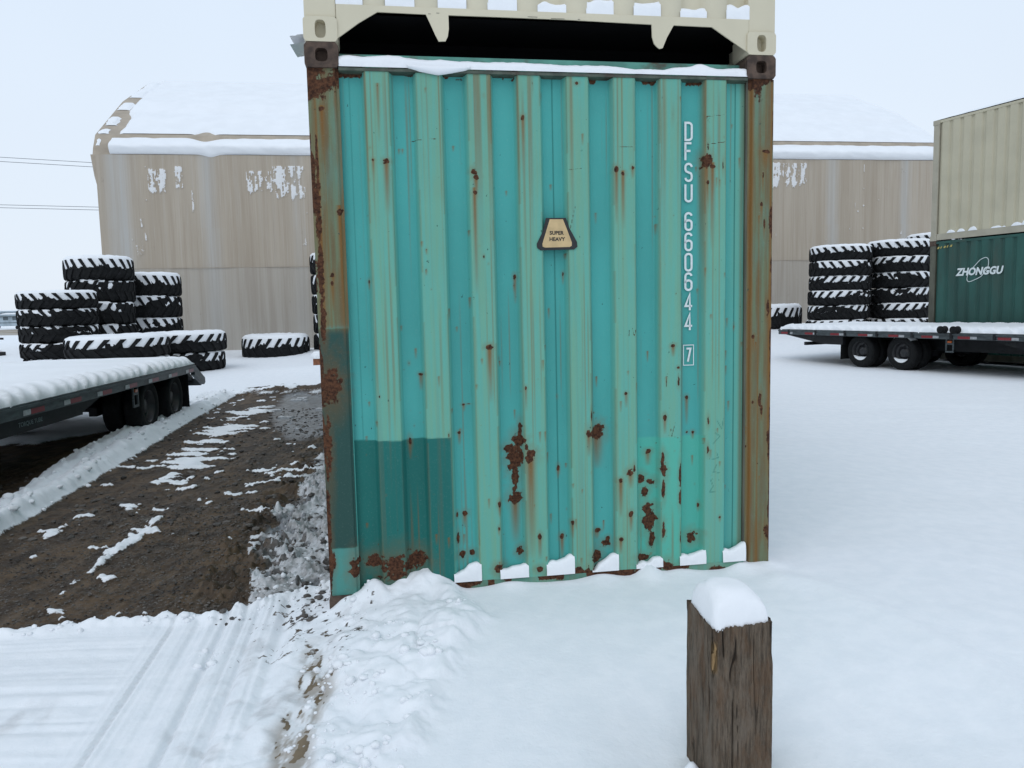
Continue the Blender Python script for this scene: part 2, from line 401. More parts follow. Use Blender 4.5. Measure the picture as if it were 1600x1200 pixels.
n.lk(n.rng(a_g, .4, .85, .68, .3), n.b.inputs['Roughness'])
n.bump(n.noise(260, 3), .3, .002); n.bump(n.noise(45, 6, (1, 1, 1), .65), .35, .008); n.bump(n.noise(7, 4), .18, .03)
M_GROUND = n.m
g = grid_mesh('ground', GX, GY, GH, M_GROUND, None, {'mask': np.stack([GD, GG, GF], -1)})
tag(g, kind='structure')
def hz(x, y): return float(terrain(np.array([[x]], float), np.array([[y]], float))[0][0, 0])

# stones and clods on the bare ground, broken snow lumps: uncountable stuff
def ico():
    bm = bmesh.new(); bmesh.ops.create_icosphere(bm, subdivisions=1, radius=1)
    v = np.array([q_.co[:] for q_ in bm.verts]); f = np.array([[w_.index for w_ in p.verts] for p in bm.faces]); bm.free(); return v, f
def ico2():
    bm = bmesh.new(); bmesh.ops.create_icosphere(bm, subdivisions=2, radius=1)
    v = np.array([q_.co[:] for q_ in bm.verts]); f = np.array([[w_.index for w_ in p.verts] for p in bm.faces]); bm.free(); return v, f
def scatter(name, pts, sizes, mat, seed, flat=.6, rough=.25, base=None, smooth=False):
    rs = np.random.RandomState(seed); v0, f0 = base or ico(); V = []; F = []
    x, y = pts[:, 0], pts[:, 1]; z = terrain(x[None], y[None])[0][0]
    for i in range(len(pts)):
        a = rs.rand()*6.28; v = v0*(1+rough*rs.randn(len(v0), 1)*.5)*np.array([1, .55+.5*rs.rand(), flat*(.6+.6*rs.rand())])*sizes[i]
        c_, s_ = math.cos(a), math.sin(a)
        v = np.stack([v[:, 0]*c_-v[:, 1]*s_, v[:, 0]*s_+v[:, 1]*c_, v[:, 2]], 1)+[x[i], y[i], z[i]+sizes[i]*.12]
        V.append(v); F.append(f0+len(v0)*i)
    return pyd(name, np.concatenate(V), np.concatenate(F).tolist(), mat, None, smooth)
def pick(seed, nmax, box, cond):
    rs = np.random.RandomState(seed); p = rs.rand(nmax, 2)*[box[1]-box[0], box[3]-box[2]]+[box[0], box[2]]
    h_, d_, g_, f_ = terrain(p[:, 0][None], p[:, 1][None]); return p[cond(p[:, 0], p[:, 1], d_[0], g_[0])], rs
n = NT('stones', .7); n.col(n.mix(n.rng(n.noise(3.5, 4), .35, .65), (.03, .025, .021), (.12, .105, .09))); M_STONE = n.m
P, rs = pick(11, 26000, (-3.6, -1.0, 3.7, 6.5), lambda x, y, d, g_: d > .6)
o = scatter('gravel', P[:9000], .0035+.009*rs.rand(9000)**3.0, M_STONE, 12); tag(o, 'brown gravel and small stones on the bare dirt track', 'gravel', kind='stuff')
P, rs = pick(13, 4000, (-5, -1.4, 5.5, 13), lambda x, y, d, g_: d > .6)
o = scatter('dirt_clods', P[:2200], .008+.03*rs.rand(2200)**4, M_STONE, 14); tag(o, 'dark clods of earth scattered along the bare dirt track', 'dirt clods', kind='stuff')
P1, rs = pick(15, 5000, (-2.0, -.9, 3.8, 6.5), lambda x, y, d, g_: (x > np.interp(y, [3.9, 4.5, 5.2, 6.5], [-1.55, -1.6, -1.75, -1.85])) & (x < CX-.155*(y-CY)-.03))
o = scatter('slush_rubble', P1[:170], .006+.026*rs.rand(170)**3, simple('frozen_mud', (.07, .06, .052), .6, .4, 14, dirt=(.4, .41, .42)), 16, base=ico2()); tag(o, 'frozen mud and slush rubble beside the teal container', 'slush rubble', kind='stuff')
def snow_zone(x, y, d, g_):
    ylow = np.interp(x, [-4.2, -2.6, -2.32, -1.9, -1.58, -1.36, -1.22, -1.0], [3.6, 3.73, 3.79, 3.87, 3.91, 4.08, 4.21, 4.32])
    lipz = (np.abs(y-ylow) < .09) & (x < -1.05)
    chz = (x > -1.05) & (x < np.interp(y, [2.2, 2.97, 3.57, 4.3], [-.45, -.33, -.2, -.6])) & (y < 4.1)
    sl = (x > -1.5) & (x < -1.0) & (y > 3.2) & (y < 5.5)
    return (lipz | ((chz | sl) & (vnoise(x*5, y*5, 71) > .62))) & (d < .7)
P2, rs = pick(17, 9000, (-3.5, -.15, 2.4, 5.6), snow_zone)
o = scatter('snow_clods', P2[:420], .005+.022*rs.rand(420)**3, M_SNOW, 18, .75, .2, ico2(), True); tag(o, 'broken lumps of white snow round the container corner and track edge', 'snow lumps', kind='stuff')
P3, rs = pick(19, 2500, (-6.4, -3.6, 4.5, 15.5), lambda x, y, d, g_: (x < np.interp(y, *INNER)+.05) & (x > np.interp(y, *OUTER)))
o = scatter('windrow_lumps', P3[:220], .012+.035*rs.rand(220)**2, M_SNOW, 20, .7, .2, ico2(), True); tag(o, 'snow lumps along the ploughed ridge by the flatbed trailer', 'snow lumps', kind='stuff')

# ------------------------------------------------------------------ container paint materials
def paint_mat(name, base, fade, rough=.5, dark=(.016, .135, .118), bright=(.085, .43, .335), grime=(.05, .045, .03)):
    """m1 = rust, stain, fade ; m2 = dark repaint, bright repaint, edge rust"""
    n = NT(name, rough, 0, .16)
    rust, stain, fd = n.attr('m1'); dk, br, khaki = n.attr('m2')
    nb = n.noise(2.2, 5, (1, 1, .5)); ns = n.noise(30, 5, (1, 1, .05), .6, 2); nf = n.noise(120, 4, (1, 1, 1), .6, 3)
    b1 = n.mix(n.rng(nb, .3, .7), tuple(x*.9 for x in base), tuple(x*1.08 for x in base))
    f1 = n.mix(n.rng(ns, .3, .7), fade, tuple(x*y_ for x, y_ in zip(fade, (1.35, .95, .80))))
    c = n.mix(fd, b1, f1)
    c = n.mix(br, c, bright)
    c = n.mix(dk, c, n.mix(n.rng(nb, .3, .7), dark, tuple(x*1.15 for x in dark)))
    kh = n.mix(n.rng(ns, .35, .65), (.150, .175, .098), (.150, .098, .042))
    c = n.mix(n.math('MULTIPLY', dk, br), c, (.028, .072, .062))
    c = n.mix(n.math('MULTIPLY', khaki, n.rng(n.noise(7, 5, (1, 1, .25), .6, 8), .15, .55, .55, 1)), c, kh)
    stv = n.math('MULTIPLY', stain, n.rng(n.noise(60, 4, (1, 1, .04), .6, 4), .3, .5, .75, 1.))
    c = n.mix(stv, c, (.20, .082, .014))
    # fine chips, scuffs and dust
    chips = n.rng(n.noise(42, 3, (1, 1, .8), .5, 6), .735, .75)
    c = n.mix(n.math('MULTIPLY', chips, .7), c, (.02, .05, .05))
    c = n.mix(n.math('MULTIPLY', n.rng(nf, .55, .8), .12), c, (.4, .45, .4))
    rk = n.rng(n.math('ADD', rust, n.math('MULTIPLY', n.math('SUBTRACT', n.noise(85, 5, (1, 1, .7), .65, 5), .5), .9)), .42, .54)
    rc = n.mix(n.rng(n.noise(70, 4, (1, 1, 1), .6, 9), .3, .7), (.032, .015, .010), (.115, .050, .026))
    c = n.mix(rk, c, rc); n.col(c)
    n.lk(n.math('ADD', n.math('MULTIPLY', rk, .35), n.rng(nb, .3, .7, rough-.06, rough+.08)), n.b.inputs['Roughness'])
    n.bump(n.math('MULTIPLY', rk, n.noise(90, 4)), .5, .004); n.bump(nb, .12, .02); n.bump(nf, .05, .001)
    return n.m
TEAL, FADE = (.070, .350, .328), (.128, .395, .325)
M_TEAL = paint_mat('teal_paint', TEAL, FADE)
M_CAST = simple('rusty_casting', (.075, .048, .034), .8, .45, 28, dirt=(.035, .022, .016))
M_TEALBACK = simple('weathered_green_top', (.10, .25, .20), .6, .3, 8, dirt=(.06, .03, .015))
M_TAN = simple('tan_paint', (.60, .545, .405), .45, .05, 2.2, bump=.05)
M_TAN2 = simple('tan_paint_weathered', (.47, .43, .315), .5, .07, 1.2, bump=.05)
M_TANTRIM = simple('tan_trim', (.37, .34, .265), .5, .08, 3, bump=.05)
M_GREEN = simple('dark_green_paint', (.012, .072, .058), .5, .22, 2.0, dirt=(.03, .06, .045), stretch=(1, 1, .3))
M_KHAKI = simple('weathered_post', (.085, .085, .062), .6, .3, 6, dirt=(.05, .03, .02), stretch=(1, 1, .3))
RUST = [(0.063,2.586,0.0154,0.0153,0.185,0.8),(0.130,2.085,0.0157,0.0189,0.478,1),(0.082,1.774,0.0126,0.0160,0.038,0.8),(0.077,1.733,0.0126,0.0160,0.096,0.8),(0.304,2.340,0.0095,0.0094,0.078,0.8),
(0.369,2.334,0.0191,0.0157,0.189,0.9),(0.813,2.286,0.0198,0.0192,0.016,1),(0.817,2.257,0.0165,0.0160,0.097,1),(0.808,2.180,0.0132,0.0129,0.357,1),(1.066,2.557,0.0133,0.0160,0.225,0.8),
(0.848,1.858,0.0067,0.0098,0.000,0.8),(0.260,1.740,0.0064,0.0129,0.032,0.8),(1.014,1.755,0.0102,0.0166,0.100,0.9),(1.008,1.711,0.0051,0.0199,0.033,0.7),(1.559,2.303,0.0139,0.0198,0.199,0.9),
(1.594,2.281,0.0140,0.0132,0.199,0.9),(1.648,2.311,0.0105,0.0132,0.040,0.9),(2.059,2.350,0.0289,0.0335,0.202,1),(2.090,2.320,0.0181,0.0134,0.305,1),(2.062,2.236,0.0109,0.0135,0.101,0.9),
(2.391,2.400,0.0222,0.0135,0.068,0.9),(2.372,2.121,0.0111,0.0171,0.086,0.8),(2.435,1.796,0.0113,0.0558,0.035,0.9),(1.351,2.735,0.0136,0.0096,0.000,0.8),(1.272,1.764,0.0069,0.0134,0.040,0.8),
(0.048,1.205,0.0446,0.0919,0.066,1),(0.025,0.896,0.0192,0.2003,0.034,0.8),(0.007,0.493,0.0162,0.2382,0.034,0.8),(0.507,1.258,0.0132,0.0100,0.060,0.9),(0.865,1.389,0.0203,0.0168,0.202,1),
(0.448,1.317,0.0066,0.0099,0.000,0.7),(0.725,1.089,0.0101,0.0068,0.027,0.9),(0.749,1.091,0.0135,0.0034,0.000,0.8),(0.699,0.941,0.0101,0.0102,0.048,0.9),(1.054,1.168,0.0069,0.0136,0.085,0.9),
(0.439,0.906,0.0099,0.0270,0.068,1),(1.022,0.943,0.0104,0.0483,0.000,1),(1.011,0.885,0.0277,0.0380,0.000,1),(0.958,0.842,0.0241,0.0207,0.000,1),(0.991,0.785,0.0346,0.0625,0.000,1),
(0.992,0.681,0.0208,0.0767,0.000,1),(0.990,0.573,0.0278,0.0350,0.176,1),(1.071,0.802,0.0279,0.0347,0.386,1),(1.051,0.852,0.0104,0.0208,0.000,1),(0.716,0.502,0.0171,0.0174,0.056,1),
(0.675,0.498,0.0068,0.0174,0.000,1),(0.678,0.372,0.0102,0.0314,0.035,1),(0.696,0.276,0.0206,0.0246,0.000,1),(0.751,0.287,0.0206,0.0176,0.000,1),(0.899,0.550,0.0104,0.0210,0.049,1),
(0.893,0.418,0.0069,0.0141,0.028,0.9),(1.112,0.360,0.0106,0.0213,0.085,1),(1.012,0.282,0.0211,0.0284,0.000,1),(0.888,0.195,0.0244,0.0248,0.000,1),(1.109,0.179,0.0213,0.0179,0.000,1),
(0.238,0.282,0.0464,0.0311,0.000,1),(0.346,0.246,0.0736,0.0660,0.000,1),(0.461,0.273,0.0472,0.0453,0.000,0.93),(0.131,0.259,0.0263,0.0585,0.000,0.9),(0.024,0.291,0.0130,0.0411,0.000,0.9),
(1.228,0.721,0.0071,0.0210,0.042,0.9),(1.868,1.369,0.0146,0.0104,0.042,1),(1.899,1.249,0.0110,0.0105,0.000,0.8),(1.899,1.168,0.0073,0.0282,0.000,0.8),(1.820,0.977,0.0110,0.0212,0.064,1),
(1.961,1.078,0.0111,0.0142,0.107,1),(1.603,1.120,0.0108,0.0105,0.056,1),(1.447,0.909,0.0357,0.0386,0.141,1),(1.392,0.908,0.0178,0.0245,0.088,1),(1.412,1.005,0.0071,0.0349,0.000,0.9),
(1.997,0.884,0.0112,0.0107,0.029,0.9),(1.963,0.885,0.0074,0.0071,0.000,0.9),(1.808,0.754,0.0110,0.0429,0.000,1),(1.814,0.696,0.0184,0.0574,0.000,1),(1.811,0.578,0.0111,0.0577,0.000,1),
(1.811,0.338,0.0111,0.0328,0.000,1),(1.911,0.655,0.0111,0.0722,0.000,1),(1.911,0.532,0.0112,0.0508,0.000,0.9),(1.911,0.295,0.0075,0.0734,0.000,0.7),(1.737,0.789,0.0220,0.0142,0.057,1),
(1.701,0.641,0.0220,0.0287,0.000,1),(1.749,0.617,0.0221,0.0180,0.000,1),(1.715,0.558,0.0220,0.0360,0.000,1),(1.730,0.460,0.0295,0.0325,0.000,1),(1.741,0.390,0.0333,0.0508,0.000,1),
(1.755,0.291,0.0185,0.0584,0.000,1),(1.568,0.642,0.0181,0.0143,0.143,1),(1.625,0.685,0.0218,0.0214,0.064,1),(1.647,0.705,0.0073,0.0285,0.000,0.9),(1.625,0.452,0.0146,0.0180,0.072,1),
(1.566,0.311,0.0146,0.0145,0.058,1),(1.992,0.289,0.0302,0.0294,0.000,1),(1.441,0.360,0.0217,0.0144,0.036,1),(1.494,0.287,0.0327,0.0181,0.000,1),(1.505,0.312,0.0145,0.0144,0.000,1),
(1.432,0.216,0.0290,0.0326,0.000,1),(1.297,0.424,0.0107,0.0143,0.064,1),(1.245,0.341,0.0143,0.0179,0.090,1),(1.116,0.360,0.0106,0.0213,0.089,1),(1.233,0.720,0.0071,0.0210,0.028,0.8),
(2.070,0.952,0.0075,0.0286,0.000,0.9),(2.068,0.787,0.0075,0.0288,0.000,0.9),(2.028,0.470,0.0075,0.0183,0.029,0.8),(2.141,0.401,0.0076,0.0110,0.022,0.8),(2.298,0.790,0.0076,0.0109,0.000,0.8),
(2.372,1.047,0.0114,0.0504,0.000,1),(2.384,0.996,0.0076,0.0361,0.043,0.9),(2.330,1.042,0.0076,0.0108,0.000,0.9),(2.432,0.300,0.0272,0.0448,0.045,1),(2.432,0.776,0.0115,0.1098,0.000,0.9),
(2.444,0.445,0.0116,0.1488,0.000,0.9),(2.435,1.174,0.0076,0.0718,0.000,0.8),(2.330,1.405,0.0113,0.0141,0.071,0.9),(1.699,0.189,0.0333,0.0219,0.000,1),(1.825,0.151,0.0336,0.0258,0.000,1),
(1.315,0.149,0.0939,0.0253,0.000,1),(1.208,0.153,0.0357,0.0180,0.000,1),(1.460,0.152,0.0437,0.0218,0.000,1),(1.754,0.145,0.0298,0.0220,0.000,1),(1.919,0.155,0.0150,0.0221,0.000,0.8),
(0.027,2.091,0.0187,0.1890,0.000,0.9),(0.032,2.341,0.0093,0.1867,0.000,0.8),(0.025,1.775,0.0188,0.1919,0.064,0.9),(0.028,1.551,0.0158,0.1292,0.000,0.9),(0.961,0.175,0.0210,0.0142,0.000,0.8),
(2.066,2.424,0.0072,0.0468,0.000,0.7),(2.378,2.275,0.0074,0.0272,0.068,0.7),(2.415,1.565,0.0113,0.0564,0.071,0.9),(2.388,2.018,0.0075,0.0414,0.069,0.8),(0.339,2.700,0.0094,0.0062,0.186,0.6),
(0.290,2.399,0.0047,0.0062,0.000,0.6),(2.150,2.327,0.0055,0.0337,0.000,0.8),(0.867,2.665,0.0065,0.0095,0.000,0.4),(1.116,2.733,0.0050,0.0381,0.000,0.7),(1.165,2.671,0.0067,0.0128,0.000,0.6),
(1.869,2.587,0.0053,0.0329,0.000,0.5),(1.915,2.614,0.0053,0.0329,0.000,0.5),(2.236,1.464,0.0056,0.0176,0.018,0.6),(1.811,0.375,0.0074,0.0364,0.000,0.9),(0.918,1.329,0.0051,0.0101,0.000,0.6),
(1.230,1.113,0.0052,0.0103,0.000,0.6),(0.640,0.933,0.0050,0.0136,0.000,0.8),(0.290,1.153,0.0049,0.0099,0.000,0.8)]
RIDGE = [(.278, .394), (.53, .652), (.787, .901), (1.043, 1.156), (1.297, 1.409), (1.546, 1.66), (1.799, 1.912), (2.05, 2.165)]
RUST += [(0.705,0.619,0.0018,0.0030,0.000,0.85),(0.200,0.482,0.0012,0.0027,0.020,0.85),(2.052,1.783,0.0012,0.0020,0.040,0.7),(1.838,0.239,0.0024,0.0039,0.000,0.6),(2.023,1.671,0.0034,0.0045,0.020,0.7),(1.808,1.355,0.0012,0.0016,0.000,0.6),
(1.283,1.867,0.0025,0.0050,0.020,0.85),(2.045,0.822,0.0014,0.0016,0.000,0.85),(2.230,0.870,0.0018,0.0032,0.000,0.85),(2.206,1.045,0.0012,0.0024,0.040,0.7),(0.811,2.329,0.0039,0.0036,0.000,0.7),(2.188,1.245,0.0014,0.0014,0.040,0.85),
(1.884,1.649,0.0017,0.0035,0.000,0.85),(0.701,0.178,0.0012,0.0019,0.000,0.7),(0.826,1.912,0.0038,0.0049,0.000,0.6),(2.187,1.329,0.0016,0.0027,0.040,0.85),(1.428,1.326,0.0016,0.0022,0.000,0.7),(1.154,0.930,0.0013,0.0025,0.040,0.7),
(0.215,0.944,0.0012,0.0020,0.020,0.7),(1.698,1.956,0.0023,0.0019,0.000,0.85),(0.218,1.755,0.0013,0.0021,0.000,0.7),(0.587,1.206,0.0013,0.0024,0.000,0.6),(2.356,0.323,0.0016,0.0027,0.000,0.6),(0.908,0.965,0.0012,0.0020,0.000,0.85),
(2.045,2.333,0.0012,0.0015,0.000,0.85),(1.185,0.467,0.0016,0.0017,0.040,0.6),(2.113,2.263,0.0012,0.0020,0.040,0.6),(1.118,1.214,0.0015,0.0025,0.000,0.7),(1.449,1.210,0.0012,0.0018,0.040,0.85),(1.147,1.310,0.0012,0.0023,0.040,0.7),
(1.394,1.228,0.0030,0.0064,0.000,0.6),(0.271,1.020,0.0034,0.0070,0.020,0.85),(0.281,0.467,0.0016,0.0018,0.000,0.85),(1.378,2.479,0.0012,0.0012,0.040,0.7),(1.996,0.721,0.0012,0.0025,0.000,0.6),(0.709,2.420,0.0012,0.0025,0.020,0.85),
(1.455,2.081,0.0012,0.0021,0.040,0.7),(0.285,2.242,0.0030,0.0056,0.000,0.6),(0.282,0.244,0.0022,0.0034,0.020,0.7),(0.523,1.140,0.0014,0.0017,0.000,0.6),(2.393,0.484,0.0012,0.0022,0.000,0.85),(0.572,1.695,0.0025,0.0034,0.000,0.85),
(2.165,1.754,0.0024,0.0030,0.020,0.7),(0.210,0.846,0.0018,0.0034,0.000,0.7),(0.463,0.987,0.0037,0.0059,0.000,0.6),(1.214,2.226,0.0020,0.0041,0.020,0.85),(0.414,1.511,0.0027,0.0049,0.020,0.6),(0.701,1.499,0.0017,0.0029,0.020,0.6),
(2.014,2.325,0.0012,0.0012,0.020,0.85),(2.313,1.150,0.0012,0.0022,0.040,0.85),(1.779,2.062,0.0035,0.0031,0.000,0.85),(0.576,2.696,0.0020,0.0028,0.020,0.7),(0.997,1.050,0.0014,0.0013,0.040,0.6),(2.359,2.058,0.0012,0.0021,0.040,0.85),
(2.249,0.354,0.0014,0.0028,0.000,0.6),(1.290,1.935,0.0036,0.0058,0.000,0.6),(0.772,1.647,0.0013,0.0014,0.040,0.7),(1.681,0.898,0.0018,0.0038,0.000,0.7),(0.222,1.132,0.0012,0.0016,0.000,0.7),(1.912,2.678,0.0015,0.0025,0.020,0.85),
(2.048,0.851,0.0015,0.0027,0.020,0.85),(2.154,2.474,0.0032,0.0054,0.000,0.6),(2.091,0.642,0.0012,0.0013,0.000,0.7),(0.552,0.625,0.0012,0.0023,0.000,0.6),(0.764,0.205,0.0015,0.0027,0.000,0.6),(0.236,1.124,0.0012,0.0020,0.020,0.7),
(0.452,2.404,0.0012,0.0017,0.020,0.85),(2.215,2.551,0.0013,0.0025,0.020,0.7),(1.662,1.331,0.0027,0.0026,0.000,0.85),(1.444,0.987,0.0016,0.0014,0.000,0.85),(1.808,0.961,0.0023,0.0023,0.000,0.85),(1.192,1.582,0.0034,0.0058,0.040,0.7),
(1.419,0.728,0.0013,0.0013,0.000,0.6),(1.781,0.833,0.0023,0.0030,0.000,0.7),(1.033,0.212,0.0016,0.0018,0.040,0.7),(2.139,0.716,0.0027,0.0024,0.020,0.6),(0.511,1.005,0.0017,0.0035,0.000,0.6),(1.741,0.991,0.0014,0.0030,0.000,0.85),
(1.538,1.150,0.0017,0.0017,0.000,0.6),(2.124,0.904,0.0029,0.0041,0.020,0.7),(0.881,0.544,0.0015,0.0024,0.000,0.85),(1.259,1.061,0.0012,0.0023,0.000,0.7),(0.559,0.407,0.0025,0.0028,0.040,0.85),(2.300,0.879,0.0020,0.0020,0.020,0.6),
(1.572,1.074,0.0012,0.0011,0.040,0.6),(2.262,2.371,0.0021,0.0021,0.040,0.6),(1.781,0.586,0.0027,0.0056,0.000,0.7),(1.743,0.962,0.0026,0.0035,0.000,0.85),(0.532,1.936,0.0016,0.0023,0.020,0.7),(0.223,1.916,0.0014,0.0021,0.000,0.85),
(0.747,0.715,0.0013,0.0018,0.000,0.6),(0.752,2.333,0.0016,0.0017,0.000,0.6),(1.485,0.950,0.0012,0.0020,0.020,0.7),(0.586,0.660,0.0013,0.0011,0.000,0.6),(1.077,0.228,0.0037,0.0041,0.000,0.7),(1.238,1.741,0.0013,0.0013,0.000,0.85),
(0.824,1.328,0.0026,0.0055,0.020,0.6),(1.433,1.016,0.0039,0.0049,0.000,0.85),(1.150,1.729,0.0012,0.0021,0.000,0.6),(1.302,0.640,0.0016,0.0020,0.020,0.7),(1.978,1.326,0.0012,0.0015,0.040,0.85),(2.300,0.905,0.0029,0.0028,0.020,0.85),
(0.922,1.311,0.0012,0.0022,0.020,0.85),(0.978,2.196,0.0014,0.0020,0.020,0.7),(0.776,1.990,0.0018,0.0033,0.020,0.7),(0.266,2.069,0.0028,0.0026,0.000,0.7),(0.704,0.957,0.0031,0.0063,0.020,0.7),(2.188,0.574,0.0013,0.0012,0.020,0.6),
(0.932,1.304,0.0028,0.0030,0.000,0.6),(2.275,2.663,0.0012,0.0014,0.000,0.6),(2.084,0.786,0.0033,0.0041,0.040,0.6),(1.222,0.211,0.0027,0.0044,0.000,0.6),(2.292,0.437,0.0014,0.0027,0.040,0.6),(1.614,1.241,0.0013,0.0022,0.020,0.6),
(0.827,0.710,0.0014,0.0013,0.000,0.7),(0.843,0.584,0.0012,0.0023,0.040,0.85),(1.824,1.807,0.0018,0.0020,0.000,0.6),(0.924,0.374,0.0012,0.0013,0.000,0.85),(0.662,1.072,0.0015,0.0027,0.020,0.7),(2.303,1.338,0.0015,0.0029,0.020,0.7),
(2.414,0.522,0.0035,0.0037,0.000,0.6),(1.795,1.479,0.0019,0.0017,0.000,0.7),(1.276,1.349,0.0012,0.0023,0.000,0.6),(1.169,0.710,0.0012,0.0018,0.000,0.7),(2.374,0.622,0.0012,0.0015,0.020,0.7),(1.353,0.606,0.0029,0.0035,0.020,0.7),
(2.165,0.529,0.0012,0.0024,0.000,0.6),(0.466,0.824,0.0012,0.0011,0.000,0.7),(0.969,0.610,0.0017,0.0025,0.000,0.6),(0.793,1.196,0.0018,0.0035,0.020,0.7),(0.759,0.778,0.0023,0.0029,0.000,0.7),(0.254,0.365,0.0024,0.0039,0.000,0.85),
(1.876,0.791,0.0028,0.0044,0.000,0.6),(0.550,1.793,0.0032,0.0067,0.020,0.85),(1.667,1.169,0.0018,0.0025,0.040,0.85),(0.554,1.897,0.0039,0.0062,0.020,0.7),(1.169,0.809,0.0013,0.0019,0.040,0.7),(0.484,1.393,0.0012,0.0018,0.040,0.85),
(0.785,1.678,0.0012,0.0012,0.000,0.6),(1.149,0.245,0.0015,0.0028,0.020,0.6),(0.871,1.821,0.0035,0.0048,0.000,0.7),(0.652,0.965,0.0018,0.0029,0.000,0.6),(1.109,2.444,0.0015,0.0033,0.000,0.85),(1.354,1.199,0.0019,0.0037,0.000,0.7),
(2.362,0.695,0.0039,0.0056,0.000,0.85),(1.429,1.396,0.0012,0.0012,0.000,0.85),(2.404,0.962,0.0012,0.0011,0.000,0.7),(0.597,1.245,0.0012,0.0026,0.040,0.6),(1.030,1.150,0.0039,0.0046,0.000,0.6),(0.497,1.055,0.0033,0.0030,0.000,0.6),
(2.283,1.375,0.0012,0.0016,0.020,0.6),(1.753,0.214,0.0013,0.0024,0.020,0.85),(1.087,0.539,0.0012,0.0017,0.020,0.6),(1.872,2.064,0.0024,0.0029,0.000,0.7),(0.768,0.295,0.0038,0.0052,0.000,0.6),(1.460,0.471,0.0014,0.0022,0.000,0.85),
(1.738,1.337,0.0017,0.0022,0.040,0.85),(0.662,1.592,0.0019,0.0031,0.040,0.85),(2.276,1.196,0.0013,0.0027,0.000,0.6),(0.447,1.068,0.0013,0.0022,0.000,0.7),(2.346,1.374,0.0016,0.0033,0.040,0.85),(1.343,0.224,0.0014,0.0022,0.040,0.7),
(0.304,0.636,0.0038,0.0051,0.000,0.6),(1.405,0.695,0.0030,0.0054,0.000,0.6),(0.846,0.655,0.0013,0.0023,0.000,0.85),(1.284,0.160,0.0012,0.0010,0.000,0.6),(0.891,0.235,0.0016,0.0034,0.040,0.7),(1.829,1.199,0.0033,0.0047,0.040,0.6),
(1.316,0.439,0.0012,0.0015,0.040,0.6),(0.434,2.402,0.0014,0.0027,0.020,0.6),(1.273,0.746,0.0012,0.0013,0.020,0.85),(1.584,0.701,0.0012,0.0026,0.000,0.6),(1.164,1.390,0.0012,0.0010,0.020,0.7),(1.591,1.837,0.0019,0.0040,0.000,0.7),
(0.624,0.385,0.0019,0.0016,0.040,0.85),(0.709,0.383,0.0027,0.0054,0.040,0.7),(0.810,0.980,0.0016,0.0017,0.000,0.7),(2.195,1.510,0.0019,0.0024,0.040,0.85),(1.830,0.312,0.0014,0.0018,0.000,0.7),(2.131,2.250,0.0035,0.0034,0.040,0.7),
(2.065,2.077,0.0013,0.0015,0.000,0.6),(1.073,0.611,0.0012,0.0015,0.000,0.85),(0.420,1.283,0.0017,0.0019,0.000,0.6),(1.994,0.750,0.0021,0.0032,0.040,0.85),(1.125,0.927,0.0013,0.0012,0.040,0.7),(1.273,0.493,0.0032,0.0057,0.000,0.7),
(2.009,0.589,0.0040,0.0059,0.000,0.6),(1.783,2.020,0.0018,0.0017,0.040,0.6),(2.084,1.530,0.0030,0.0043,0.020,0.6),(1.481,0.412,0.0012,0.0022,0.040,0.85)]
def profile(u, per=None, depth=.042, sl=.021):
    """how far the sheet lies behind the outer ridges"""
    d = np.full(np.shape(u), depth, float)
    rid = RIDGE if per is None else [(per*(k+.5)-per*.29, per*(k+.5)+per*.29) for k in range(int(per and (np.max(u)/per))+1)]
    if per: sl = per*.12
    for a, b in rid:
        d = np.minimum(d, depth*(1-np.clip((u-(a-sl))/sl, 0, 1)*np.clip(((b+sl)-u)/sl, 0, 1)))
    return d
